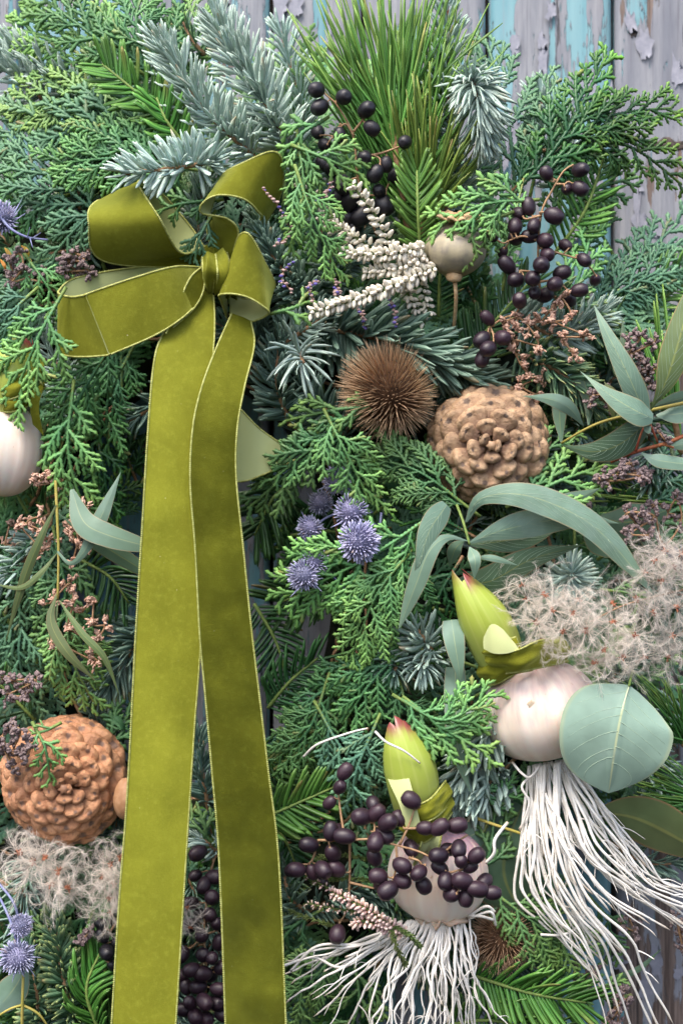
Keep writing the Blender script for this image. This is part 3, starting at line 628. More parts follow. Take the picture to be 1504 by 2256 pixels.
# ================================================================ THE RING THE SPRIGS ARE TIED TO
HC = (432, 1290)
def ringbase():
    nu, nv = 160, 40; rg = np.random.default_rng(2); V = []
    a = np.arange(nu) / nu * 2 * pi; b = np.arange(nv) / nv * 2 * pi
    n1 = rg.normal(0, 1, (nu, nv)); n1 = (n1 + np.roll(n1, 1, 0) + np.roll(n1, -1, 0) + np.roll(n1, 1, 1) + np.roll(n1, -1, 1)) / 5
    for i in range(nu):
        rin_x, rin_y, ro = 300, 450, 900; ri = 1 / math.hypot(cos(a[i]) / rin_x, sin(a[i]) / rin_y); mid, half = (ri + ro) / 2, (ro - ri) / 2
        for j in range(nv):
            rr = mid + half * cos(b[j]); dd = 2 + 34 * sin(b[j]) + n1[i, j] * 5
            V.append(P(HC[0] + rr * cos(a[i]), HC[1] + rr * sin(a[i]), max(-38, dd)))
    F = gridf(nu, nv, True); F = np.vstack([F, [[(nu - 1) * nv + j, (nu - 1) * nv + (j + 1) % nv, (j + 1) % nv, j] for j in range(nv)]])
    r = thing('wreath_ring', P(HC[0], HC[1], 24), 'near-black ring painted as shade behind all the greenery, holding the wreath together', 'wreath base')
    part('gap_shade', MB().add(np.array(V), [F]), M['gap_shade'], r)
    mb = MB()
    for k in range(90):
        t0 = rg.uniform(0, 2 * pi); q = []
        for s in np.linspace(0, rg.uniform(.3, .7), 9):
            rr = rg.normal(0, 8) + 560 + 300 * math.sin(k * 1.7) * .8; t_ = t0 + s; ri = 1 / math.hypot(cos(t_) / 320, sin(t_) / 470); rr = max(rr, ri)
            q.append(P(HC[0] + rr * cos(t_), HC[1] + rr * sin(t_), 38 + 5 * math.sin(s * 9 + k)))
        mb.add(*tube(catmull(q, 3), .0012, 5))
    part('twigs', mb, M['twig'], r, 'stuff')
ringbase()

# ================================================================ FILLER SPRIGS DEEP IN THE WREATH (alike, mostly hidden)
def protos():
    out = []
    def grab(r): 
        L = [(o.name.split('.')[0], o.data, o.get('kind')) for o in r.children]; nm = r.name.split('.')[0]; cat = r['category']; base = np.array(r.location)
        for o in list(r.children): bpy.data.objects.remove(o)
        bpy.data.objects.remove(r); return nm, cat, L
    for i in range(7):
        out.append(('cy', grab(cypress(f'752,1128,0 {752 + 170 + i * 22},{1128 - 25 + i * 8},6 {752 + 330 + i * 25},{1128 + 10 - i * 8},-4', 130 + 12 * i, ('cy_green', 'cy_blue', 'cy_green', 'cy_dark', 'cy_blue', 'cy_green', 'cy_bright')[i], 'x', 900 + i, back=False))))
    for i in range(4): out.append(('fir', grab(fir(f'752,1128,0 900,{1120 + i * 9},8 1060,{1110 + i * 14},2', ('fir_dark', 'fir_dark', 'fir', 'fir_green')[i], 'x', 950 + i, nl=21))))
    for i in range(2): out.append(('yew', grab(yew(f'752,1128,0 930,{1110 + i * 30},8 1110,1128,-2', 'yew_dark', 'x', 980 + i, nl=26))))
    return out
PR = protos()
LBL = {'cy': ('cypress spray in the shaded underlayer of the wreath, mostly covered by sprigs in front', 'cypress sprays of the underlayer'),
       'fir': ('fir sprig in the shaded underlayer of the wreath, mostly covered by sprigs in front', 'fir sprigs of the underlayer'),
       'yew': ('yew sprig in the shaded underlayer of the wreath, mostly covered by sprigs in front', 'yew sprigs of the underlayer')}
MARKS = [(100, 60, 'at the top left corner'), (330, 130, 'behind the bright yew at the top left'), (560, 150, 'behind the twin silvery firs'), (830, 120, 'behind the pine tuft'), (1120, 200, 'behind the upright cypress by the turquoise paint'),
         (1330, 300, 'behind the dark glossy cypress'), (120, 300, 'behind the upper left cypress fan'), (300, 480, 'behind the upper left bow loop'), (100, 520, 'behind the left edge thistle'), (250, 680, 'behind the lower left bow loop'), (560, 470, 'behind the right bow loops'),
         (720, 430, 'behind the hanging bright cypress'), (860, 560, 'behind the white heather'), (1010, 560, 'behind the poppy head'), (1200, 540, 'behind the plum berries'), (1420, 570, 'behind the blurred cypress at the right edge'), (1200, 740, 'behind the pinkish dried flowers'),
         (1000, 780, 'behind the long blue-green fir branch'), (850, 860, 'behind the teasel'), (1080, 980, 'behind the big pinecone'), (660, 800, 'behind the pale star-shaped fir'), (1400, 850, 'behind the yellow-stemmed eucalyptus'), (1420, 1040, 'behind the red eucalyptus stem'),
         (130, 900, 'beside the left bulb'), (60, 1000, 'under the left bulb'), (130, 1150, 'behind the hanging eucalyptus'), (100, 1350, 'behind the lower dried flowers at the left'), (50, 1540, 'behind the grey seed heads at the left'), (140, 1716, 'behind the orange pinecone'),
         (130, 1920, 'behind the lower left clematis fluff'), (60, 2080, 'behind the lower left thistles'), (200, 2180, 'left of the ribbon tail at the bottom'), (450, 2050, 'behind the berries between the tails'), (440, 1720, 'between the ribbon tails'), (700, 990, 'under the pale ribbon end'),
         (760, 1150, 'behind the blue thistles'), (780, 1350, 'behind the largest bright cypress'), (940, 1420, 'left of the reddish shoot'), (1150, 1180, 'behind the long curving eucalyptus leaves'), (1300, 1370, 'behind the clematis fluff'), (1190, 1566, 'behind the right bulb'),
         (1380, 1620, 'behind the round leaf'), (1480, 1700, 'behind the pine tuft at the right edge'), (700, 1600, 'left of the lower shoot'), (900, 1700, 'behind the lower shoot'), (640, 1800, 'behind the bright yew by the right tail'), (850, 1880, 'behind the wide berry cluster'),
         (980, 1940, 'behind the lower bulb'), (700, 2020, 'behind the pink heather'), (900, 2180, 'behind the roots at the bottom'), (700, 2200, 'at the bottom right of the ribbon tail'), (1105, 2070, 'behind the small teasel'), (1280, 1850, 'behind the roots of the right bulb'), (1180, 2200, 'behind the yew at the bottom'), (1420, 1950, 'behind the root ends at the right')]
TINT = ('mid green', 'blue-green', 'mid green', 'dark glossy', 'blue-green', 'mid green', 'bright green', 'dark bluish', 'dark bluish', 'silvery', 'green-tipped', 'dark', 'dark')
def flabel(kd, sp, x, y):
    m = min(MARKS, key=lambda q: (q[0] - x) ** 2 + (q[1] - y) ** 2)[2]
    return 'shaded ' + TINT[kd] + ' ' + {'cy': 'cypress spray', 'fir': 'fir sprig', 'yew': 'yew sprig'}[sp] + ' deep ' + m
NOGO = [(1290, -50, 1560, 520), (1350, 2010, 1560, 2320), (560, -60, 1500, 130)]
def fillers(n, seed, dlo, dhi, rin, rout):
    rg = random.Random(seed); k = 0; tries = 0; pts = []
    while k < n and tries < 20000:
        tries += 1; x, y = rg.uniform(-120, 1620), rg.uniform(-120, 2370); dx, dy = x - HC[0], y - HC[1]
        if math.hypot(dx / (rin[0] + (70 if dx > 0 and y < 1560 else 0)), dy / rin[1]) < 1 or math.hypot(dx, dy) > rout: continue
        if any(math.hypot(x - a, y - b) < 62 for a, b in pts): continue
        a = math.atan2(-dy, dx) + rg.gauss(0, .8); Lp = 300
        ex, ey = x + Lp * cos(a), y - Lp * sin(a)
        if any(p[0] < ex < p[2] and p[1] < ey < p[3] for p in NOGO): a += pi * .6; ex, ey = x + Lp * cos(a), y - Lp * sin(a)
        if any(p[0] < ex < p[2] and p[1] < ey < p[3] for p in NOGO) or math.hypot((ex - HC[0]) / (235 if ex > HC[0] and ey < 1500 else 190), (ey - HC[1]) / 330) < 1: continue
        kd = rg.choices(range(len(PR)), [3, 3, 3, 2.2, 3, 3, .6, 2, 2, .7, .7, 1.2, 1.2])[0]; sp, (nm, cat, L) = PR[kd]
        sc = rg.uniform(.75, 1.1); d = rg.uniform(dlo, dhi); r = thing(nm, P(x, y, d), flabel(kd, sp, x + 110 * cos(a), y - 110 * sin(a)), cat, LBL[sp][1])
        R = Matrix.Rotation(-a, 4, 'Y') @ Matrix.Rotation(rg.uniform(-.7, .7), 4, 'X') @ Matrix.Rotation(rg.uniform(-.05, .3), 4, 'Z')
        r.rotation_euler = R.to_euler(); r.scale = (sc,) * 3
        for (pn, me, kd_) in L:
            o = bpy.data.objects.new(pn, me); COL.objects.link(o); o.parent = r; tag(o, kind=kd_)
        pts.append((x, y)); k += 1
    return k
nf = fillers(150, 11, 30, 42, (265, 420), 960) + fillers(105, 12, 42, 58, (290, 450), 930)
by = {}
for o in [o for o in S.objects if o.get('group', '').endswith('underlayer')]: by.setdefault(o['label'], []).append(o)
for lb, os_ in by.items():                       # name each of several in one spot by its place among them
    if len(os_) < 2: continue
    ax_ = 0 if max(o.location.x for o in os_) - min(o.location.x for o in os_) > max(o.location.z for o in os_) - min(o.location.z for o in os_) else 2
    os_.sort(key=lambda o: o.location.x if ax_ == 0 else -o.location.z); n_ = len(os_); w_ = ('left', 'right') if ax_ == 0 else ('top', 'bottom')
    nm_ = {2: [f'nearer the {w_[0]}', f'nearer the {w_[1]}']}.get(n_, [('leftmost', 'uppermost')[ax_ // 2]] + [f'{q} from {w_[0]}' for q in ('second', 'third', 'fourth', 'fifth', 'sixth', 'seventh', 'eighth')][:n_ - 2] + [('rightmost', 'lowest')[ax_ // 2]])
    for o, q in zip(os_, nm_): o['label'] = lb + ', ' + q
    for o in os_:
        if len(o['label'].split()) > 16: o['label'] = o['label'].replace('shaded ', '')
# ================================================================ PLACED SPRIGS
CY = cypress
# ---- upper left
CY('345,215,50 200,110,55 -10,50,50', 210, 'cy_bright', 'bright yellow-tipped cypress spray reaching to the top left corner', 1, dens=1.0)
CY('380,235,55 330,90,60 270,-60,55', 200, 'cy_green', 'cypress spray pointing straight up at the top edge, left of the pale fir', 2)
CY('400,250,45 420,120,50 425,-30,45', 130, 'cy_bright', 'narrow yellow-green cypress spray behind the fir sprigs at the top', 3)
CY('300,150,62 180,60,66 40,-40,60', 150, 'cy_green', 'dark cypress spray hanging over the top left edge of the frame', 4)
CY('330,120,66 300,40,70 330,-50,66', 120, 'cy_green', 'short twiggy cypress spray above the yew at the top', 5)
CY('330,330,62 180,215,70 -30,200,62', 190, 'cy_bright', 'fresh cypress spray below the pale fir at the upper left edge', 6, roll=-15)
CY('340,360,70 200,280,76 40,260,70', 180, 'cy_blue', 'blue-green cypress spray in the middle of the upper left fan', 7)
CY('440,375,84 280,350,92 90,372,86', 190, 'cy_green', 'cypress spray whose tips point left towards the thistle, above the bow', 8, roll=12)
CY('250,500,66 110,380,74 -30,225,66', 200, 'cy_blue', 'long cypress spray running diagonally to the left edge above the thistle', 9)
CY('330,265,55 250,215,60 150,170,55', 110, 'cy_blue', 'small cypress spray beside the bright yew', 10)
CY('240,440,88 170,500,92 105,575,86', 120, 'cy_blue', 'little drooping cypress spray left of the upper bow loop', 11)
CY('140,430,55 60,440,60 -30,470,55', 160, 'cy_green', 'cypress spray low on the left edge near the thistle', 12)
CY('300,180,45 200,260,52 130,330,48', 130, 'cy_blue', 'shaded cypress spray under the upper left fan', 13)
# ---- left
CY('135,650,116 85,745,122 25,895,112', 170, 'cy_bright', 'bright cypress spray drooping left of the lower bow loop, over the left bulb', 14, roll=-10)
CY('55,560,80 95,620,88 130,690,84', 80, 'cy_bright', 'small upright tip of cypress beside the lower bow loop', 15)
CY('250,750,84 180,870,92 110,1010,88', 150, 'cy_green', 'cypress spray hanging below the lower bow loop', 16, roll=14)
CY('160,860,98 150,1000,104 190,1160,96', 140, 'cy_bright', 'cypress spray beside the left bulb with bright hanging tips', 17)
CY('290,770,62 240,880,68 245,1010,62', 130, 'cy_green', 'dark green cypress spray between lower bow loop and ribbon tail', 18)
CY('210,940,56 230,1060,60 235,1180,54', 110, 'cy_dark', 'very dark cypress spray at the left rim of the wreath hole', 19)
CY('75,640,104 20,690,112 -40,740,104', 140, 'cy_blue', 'cypress spray at the left edge above the left bulb', 20)
CY('90,1130,70 70,1260,78 30,1370,72', 150, 'cy_blue', 'blue-green cypress spray behind the hanging eucalyptus, nearer the left edge', 21)
CY('120,1180,76 140,1320,84 90,1440,78', 150, 'cy_green', 'cypress spray directly behind the hanging eucalyptus stem', 22)
CY('150,1300,80 150,1440,88 195,1570,80', 140, 'cy_bright', 'fresh cypress spray ending just above the orange pinecone', 23)
CY('60,1330,60 40,1440,68 60,1560,60', 150, 'cy_blue', 'cypress spray at the left edge above the grey seed heads', 24)
CY('75,1600,112 100,1650,120 112,1725,114', 60, 'cy_bright', 'tiny cypress tip lying on the orange pinecone', 25, size=.9)
CY('130,1595,112 100,1610,116 70,1615,112', 40, 'cy_bright', 'smallest cypress tip at the upper rim of the orange pinecone', 26, size=.8)
CY('250,1540,60 240,1620,66 300,1560,60', 120, 'cy_green', 'cypress spray tucked between orange pinecone and ribbon tail', 27)
CY('60,1850,56 160,1830,62 250,1850,58', 120, 'cy_green', 'cypress spray just under the orange pinecone', 28)
CY('40,1960,60 120,1930,66 200,1990,62', 120, 'cy_blue', 'cypress spray beneath the left clematis fluff', 29)
CY('200,2020,62 170,2080,68 60,2060,62', 120, 'cy_green', 'cypress spray behind the lower left thistles', 30)
CY('470,1860,84 440,1830,90 400,1790,84', 80, 'cy_bright', 'bright cypress tip between the two ribbon tails above the berries', 31)
# ---- centre top
CY('715,262,92 660,300,98 632,372,92', 90, 'cy_bright', 'small cypress spray at the upper right of the bow, tips down', 32)
CY('655,300,96 668,420,104 640,520,98', 80, 'cy_bright', 'cypress spray hugging the tall bow loop on its right side', 33)
CY('652,322,100 720,350,108 800,385,102', 120, 'cy_bright', 'cypress spray reaching right over the black berries', 34)
CY('655,380,112 690,480,118 755,615,110', 115, 'cy_bright', 'hanging cypress spray over the white heather, bright green at its tips', 35, roll=8)
CY('665,440,108 650,500,114 638,560,108', 50, 'cy_bright', 'narrow hanging cypress tip right of the tall bow loop', 36)
CY('600,690,104 640,680,110 672,668,106', 55, 'cy_bright', 'short bright cypress tip touching the end of the white heather', 37)
CY('470,470,100 440,520,106 425,580,100', 70, 'cy_blue', 'small dark cypress spray between the two upper bow loops', 38)
CY('480,440,92 400,450,98 345,470,90', 60, 'cy_green', 'cypress tip showing inside the upper left bow loop', 39)
CY('850,300,60 800,360,64 800,440,60', 90, 'cy_green', 'cypress tip between black berries and yew', 40)
# ---- centre
CY('770,925,96 690,985,104 600,1060,100', 90, 'cy_green', 'cypress spray covering the pale ribbon end behind the tail', 41)
CY('800,905,98 700,985,104 535,1130,92', 130, 'cy_green', 'cypress spray with tips pointing left into the wreath hole', 42, roll=10)
CY('720,915,108 760,990,114 830,1110,104', 150, 'cy_bright', 'light green cypress spray below the teasel, fanning down to the thistles', 43)
CY('845,905,96 760,900,104 620,930,92', 80, 'cy_bright', 'flat cypress tip crossing just under the teasel', 44)
CY('1040,1125,92 920,1040,98 790,1010,90', 150, 'cy_green', 'green cypress spray left of and below the big brown pinecone', 45)
CY('1040,1180,84 960,1140,90 880,1150,82', 100, 'cy_dark', 'dark cypress spray over the thistles, under the pinecone', 46)
CY('1130,1110,88 1230,1060,94 1335,1020,88', 120, 'cy_bright', 'fresh cypress spray on the right side of the big pinecone', 47)
CY('1150,1080,80 1210,990,86 1260,950,80', 90, 'cy_green', 'upright cypress tip right of the big pinecone', 48)
CY('930,1150,98 800,1240,108 625,1350,100', 190, 'cy_bright', 'largest bright cypress spray in the middle, tips pointing left below the thistles', 49, roll=12)
CY('900,1220,100 830,1310,108 770,1460,100', 150, 'cy_bright', 'bright cypress spray drooping below the thistles with a wide fan', 50)
CY('960,1180,94 890,1290,100 900,1440,92', 130, 'cy_green', 'cypress spray left of the long eucalyptus leaves', 51)
CY('1010,1240,84 960,1330,90 960,1450,84', 120, 'cy_dark', 'dark cypress spray beside the tip of the upper right bulb shoot', 52)
CY('900,1420,84 820,1500,90 750,1600,82', 150, 'cy_green', 'cypress spray above the lower bulb shoot', 53)
CY('800,1440,60 740,1520,66 660,1590,60', 140, 'cy_green', 'shaded cypress spray at the right rim of the wreath hole', 54)
CY('880,1500,80 900,1560,86 960,1620,80', 120, 'cy_green', 'dark green cypress spray just above the reddish tip of the lower shoot', 55)
CY('880,1540,104 980,1590,114 1095,1540,118', 130, 'cy_bright', 'glossy cypress spray reaching onto the right bulb', 56, roll=-10)
CY('900,1545,100 990,1610,110 1085,1655,112', 110, 'cy_bright', 'cypress spray under the first, its tips at the lower left of the right bulb', 57)
CY('700,1560,80 760,1660,88 850,1730,84', 150, 'cy_blue', 'blue-green cypress spray left of the lower bulb shoot', 58)
CY('650,1560,50 620,1640,56 640,1740,50', 120, 'cy_blue', 'shaded cypress spray close to the right ribbon tail', 59)
CY('720,1500,74 680,1610,80 600,1690,74', 140, 'cy_green', 'cypress spray over the yew sprig, right of the ribbon tail', 60)
CY('830,1590,88 780,1720,92 790,1840,86', 110, 'cy_blue', 'cypress spray behind the berries, left of the lower shoot', 61)
# ---- upper right
CY('1135,420,56 1120,250,64 1088,50,56', 150, 'cy_blue', 'upright blue-green cypress spray against the turquoise paint', 62)
CY('1170,420,60 1200,280,66 1210,150,60', 110, 'cy_blue', 'second upright cypress spray, just left of the dark glossy ones', 63)
CY('1120,440,76 1240,300,84 1355,85,76', 130, 'cy_dark', 'dark glossy cypress spray with yellow tips pointing up at the top right', 64, size=1.1)
CY('1150,400,74 1320,260,82 1520,205,74', 140, 'cy_dark', 'dark glossy cypress spray reaching to the right edge, the upper one', 65, size=1.1)
CY('1200,330,66 1370,310,74 1530,385,68', 130, 'cy_dark', 'dark glossy cypress spray reaching to the right edge, the lower one', 66)
CY('1200,520,50 1300,420,56 1410,370,50', 130, 'cy_green', 'cypress spray behind the plum berries at the right', 67)
CY('1110,620,92 1130,500,98 1165,380,92', 60, 'cy_bright', 'thin cypress strand left of the plum berries, rising', 68, size=.9)
CY('1170,440,104 1060,450,114 940,500,108', 120, 'cy_bright', 'cypress spray lying over the poppy head', 69)
CY('1120,470,104 1050,500,112 1005,580,106', 70, 'cy_bright', 'cypress tip hanging in front of the poppy head', 70)
CY('1100,330,64 1105,430,72 1090,540,66', 90, 'cy_green', 'dark cypress strand beside the poppy head', 71)
CY('1290,720,38 1390,590,44 1500,460,38', 150, 'cy_blue', 'soft blurred cypress spray at the right against the boards, the upper one', 72)
CY('1290,690,44 1400,620,50 1530,555,44', 150, 'cy_blue', 'soft cypress spray at the right edge above the light yew', 73)
CY('1240,700,60 1290,570,66 1330,440,60', 110, 'cy_bright', 'fresh upright cypress spray right of the plum berries', 74)
CY('1350,560,34 1300,470,38 1260,400,34', 90, 'cy_green', 'small cypress spray deep behind the plum berry stalk', 75)
# ---- lower right
CY('1030,1720,80 1090,1760,86 1150,1740,80', 90, 'cy_green', 'small cypress spray between the shoots and the white roots', 76)
CY('1040,1980,76 1080,1880,84 1100,1760,78', 100, 'cy_green', 'cypress spray rising over the round grey leaf', 77)
CY('1080,1960,84 1180,2040,92 1290,2130,84', 150, 'cy_bright', 'bright cypress spray under the roots of the right bulb', 78)
CY('1200,2150,70 1280,2180,76 1390,2170,70', 90, 'cy_bright', 'cypress tip reaching over the lower right boards', 79)
CY('760,2080,78 690,2160,86 600,2270,78', 150, 'cy_bright', 'cypress spray at the bottom edge right of the ribbon tail', 80)
CY('780,2120,72 790,2210,78 760,2300,72', 130, 'cy_bright', 'cypress spray at the bottom edge under the white roots', 81)
CY('700,2010,66 640,2050,72 600,2130,66', 110, 'cy_green', 'shaded cypress spray beside the lowest plum berry', 82)
CY('1330,1300,74 1390,1310,80 1410,1350,76', 60, 'cy_bright', 'tiny curled cypress tip at the upper edge of the clematis fluff', 83, size=.8)
CY('1420,1130,50 1470,1050,56 1530,1000,50', 120, 'cy_blue', 'blue-green cypress spray at the right edge below the red stem', 84)
CY('1300,1980,44 1340,2030,50 1350,2120,44', 90, 'cy_green', 'dark cypress spray above the lower right boards', 85)

# ---- firs
fir('560,345,72 450,240,84 355,95,80', 'fir_pale', 'silvery fir sprig leaning up left, above the upper left bow loop', 201, nl=24, n=270, a1=38, bud=True, w=.046, curve=.28)
fir('645,335,66 570,200,76 478,48,70', 'fir_pale', 'taller silvery fir sprig at the top, just right of its twin', 202, nl=26, n=330, a1=38, w=.044, curve=.28)
fir('478,352,84 400,368,112 282,380,124', 'fir_pale', 'pale silvery fir sprig lying across the upper left bow loop', 203, nl=24, n=165, a1=34, spread=1.75, bud=True, w=.05, curve=.2)
fir('450,120,50 425,90,54 398,42,50', 'fir_green', 'small fir tip at the top behind the silvery sprigs', 204, nl=14)
fir('260,260,34 130,180,40 20,100,34', 'fir_pale', 'pale blurred fir sprig behind the cypress at the upper left', 205, nl=24)
fir('120,240,30 60,190,34 -20,130,30', 'fir_pale', 'pale fir tip at the left edge near the top', 206, nl=24)
fir('680,400,40 665,250,46 620,70,40', 'fir', 'soft pale fir sprig behind the twins, just left of the pine tuft', 207, nl=20)
fir('1010,420,58 985,220,66 985,-20,60', 'fir', 'upright fir sprig with a red-brown stem at the top edge', 208, nl=22, twig='twig_red', n=190)
fir('1038,165,80 1052,215,94 1066,305,88', 'fir_pale', 'whitish fir sprig hanging like a plume right of the pine tuft', 209, nl=25, n=300, a0=62, a1=14, w=.034, spread=2.2)
fir('1260,420,36 1230,330,42 1190,215,38', 'fir_pale', 'pale blurred fir sprig behind the dark glossy cypress', 210, nl=24)
fir('960,490,52 1010,420,58 1070,370,52', 'fir', 'fir sprig in the gap between yew and the whitish fir', 211, nl=18)
fir('700,720,62 880,760,76 1065,845,66', 'fir_dark', 'long blue-green fir branch passing behind the teasel', 212, nl=32, n=300, spread=2.0, w=.048, a0=66, a1=34)
fir('655,660,80 600,560,92 560,478,86', 'fir_dark', 'dense dark fir sprig right of the bow knot', 213, nl=13, n=190, w=.085)
fir('700,700,72 650,610,82 615,560,78', 'fir_dark', 'dense dark fir sprig under the hanging cypress and white heather', 214, nl=15, n=170, w=.08)
fir('760,620,60 720,560,66 700,480,60', 'fir_dark', 'shaded fir sprig behind the hanging cypress', 215, nl=16, n=140)
fir_star(668, 800, 112, 92, 'fir_pale', 'pale star-shaped fir tip beside the top of the right ribbon tail', 216, n=27, axis=(.15, -.75, -.45), w=.042, curve=.42)
fir('640,940,70 610,840,80 620,730,76', 'fir_dark', 'fir sprig right of the ribbon tail, under the pale star', 217, nl=20, n=150)
fir('750,930,66 690,880,74 640,800,68', 'fir_dark', 'fir sprig between the pale star and the teasel', 218, nl=20, n=130)
fir('620,760,76 680,720,84 720,690,80', 'fir', 'fir tip just beneath the white heather', 219, nl=17, n=80)
fir('380,860,50 330,900,56 280,930,50', 'fir_dark', 'dark fir tip at the top of the wreath hole, left of the ribbon', 220, nl=17)
fir('1130,690,62 1230,740,74 1330,690,68', 'fir', 'blue-green fir sprig under the pinkish dried flowers', 221, nl=22, n=150)
fir('1140,780,66 1230,820,76 1320,900,70', 'fir_green', 'green-tipped fir sprig right of the big pinecone', 222, nl=21, n=170)
fir('1240,900,50 1270,960,58 1210,1040,52', 'fir_dark', 'dark fir tip touching the right side of the big pinecone', 223, nl=18, n=90)
fir('1200,640,56 1290,700,64 1350,780,58', 'fir_green', 'fir sprig with light tips beside the plum berries', 224, nl=20, n=130)
fir_star(1262, 1262, 94, 74, 'fir', 'star-shaped fir tip above the clematis fluff', 225, n=70, axis=(.05, -.9, .25), w=.06)
fir('960,1440,78 920,1390,88 890,1340,84', 'fir', 'fir tip above the reddish shoot, behind the drooping eucalyptus', 226, nl=21, n=90, a1=25)
fir_star(935, 1470, 88, 78, 'fir', 'star-shaped fir tip left of the hanging eucalyptus leaf', 227, n=60, axis=(.1, -.8, -.5), w=.06)
fir_star(870, 1480, 84, 72, 'fir_dark', 'darker star-shaped fir tip, farther left of the hanging leaf', 228, n=56, axis=(-.1, -.8, -.5), w=.06)
fir('1090,1560,76 1060,1640,86 1010,1740,82', 'fir', 'fir sprig hanging left of the right bulb', 229, nl=25, n=170, w=.06, a0=60)
fir('1110,1690,70 1060,1740,80 985,1800,74', 'fir', 'fir sprig hanging under the right bulb towards the lower shoot', 230, nl=22, n=130, w=.06)
fir('330,1370,52 280,1450,60 220,1530,56', 'fir_dark', 'dark blue fir sprig between hanging eucalyptus and ribbon tail', 231, nl=22, n=170)
fir('300,1560,48 240,1620,54 200,1560,48', 'fir_dark', 'short needled dark fir tip over the orange pinecone', 232, nl=14, n=100)
fir('100,1170,60 50,1240,68 -10,1290,62', 'fir', 'fir sprig at the left edge below the left bulb', 233, nl=20, n=120)
fir('170,2270,66 140,2160,78 120,2030,72', 'fir_green', 'yellow-tipped fir sprig standing at the bottom left', 234, nl=17, n=190, w=.075)
fir('90,2280,60 80,2180,68 60,2090,62', 'fir_green', 'yellow-tipped fir sprig at the very bottom left behind the thistles', 235, nl=17, n=130, w=.075)
fir('470,1840,60 450,1730,70 435,1620,64', 'fir_dark', 'dark fir sprig seen between the two ribbon tails', 236, nl=20, n=150)
fir('500,1900,74 460,1860,82 440,1850,78', 'fir', 'small fir tip above the berries between the tails', 237, nl=14, n=50)
fir('1500,1560,46 1420,1640,54 1500,1790,48', 'fir', 'fir sprig behind the round leaf at the right edge', 238, nl=20)
fir('1400,900,40 1440,1000,48 1420,1110,44', 'fir_dark', 'shaded fir sprig behind the red eucalyptus stem', 239, nl=20)
fir('680,2010,60 640,1980,66 620,1900,60', 'fir_dark', 'fir tip behind the pink heather, next to the ribbon tail', 240, nl=18)
fir('160,560,50 230,540,58 260,480,54', 'fir_dark', 'dark fir tip behind the left edge of the upper bow loop', 241, nl=17)
fir('1330,1850,50 1420,1900,58 1504,1900,54', 'fir_dark', 'dark fir tip behind the long white roots at the right', 242, nl=18)

# ---- yews
yew('400,305,78 320,220,86 225,140,80', 'yew', 'glossy bright yew sprig above the bow at the upper left', 301, nl=25, n=44, a1=38, w=.06)
yew('430,345,84 370,270,92 345,215,88', 'yew', 'shorter glossy yew sprig in front of its longer neighbour at the upper left', 302, nl=22, n=30, w=.065)
yew('925,560,88 920,460,98 918,375,94', 'yew', 'bright upright yew sprig in the centre beside the poppy head', 303, nl=23, n=40, a0=55, a1=25, w=.06)
yew('880,480,66 905,390,74 985,330,70', 'yew_pale', 'light yew tip rising behind the upright one', 304, nl=20, n=24)
yew('1220,560,56 1290,460,64 1335,330,58', 'yew', 'yew sprig behind the plum berries with long dark needles', 305, nl=26, n=34)
yew('1310,830,28 1420,690,34 1560,590,30', 'yew_pale', 'light green feathery yew at the right edge against the boards', 306, nl=34, n=60, w=.035)
yew('1330,860,24 1400,800,30 1560,740,26', 'yew_pale', 'lower light green yew sprig at the right edge', 307, nl=30, n=50, w=.035)
yew('470,1850,74 610,1790,86 735,1735,80', 'yew', 'bright yew sprig crossing behind the right ribbon tail', 308, nl=26, n=56, a0=66, w=.055)
yew('560,1660,56 620,1680,62 680,1640,56', 'yew', 'yew tip above the bright yew beside the tail', 309, nl=22, n=30)
yew('1040,2150,80 1170,2190,90 1290,2210,84', 'yew', 'green yew sprig at the bottom under the small teasel', 310, nl=28, n=60, w=.05)
yew('980,2260,74 1090,2250,82 1230,2290,76', 'yew', 'yew sprig cut by the bottom edge right of the roots', 311, nl=28, n=46)
yew('170,1230,60 240,1270,68 285,1330,62', 'yew_dark', 'dark yew sprig left of the left ribbon tail', 312, nl=26, n=34)
yew('640,1180,30 720,1170,36 820,1190,32', 'yew_dark', 'very dark yew sprig behind the thistles in the wreath hole', 313, nl=30, n=40)
yew('560,1330,34 610,1420,40 640,1540,36', 'yew_dark', 'very dark yew sprig at the right rim of the wreath hole', 314, nl=26, n=40)
yew('220,2280,76 190,2180,84 230,2080,78', 'yew', 'dark green yew sprig at the bottom left, next to the ribbon tail', 315, nl=30, n=36, a0=40)
yew('590,1560,50 640,1500,56 700,1450,50', 'yew_dark', 'dark yew tip above the shaded cypress right of the tails', 316, nl=24, n=36)
yew('540,1770,60 620,1840,68 660,1930,62', 'yew_dark', 'dark yew sprig under the bright one beside the tail', 317, nl=26, n=34)

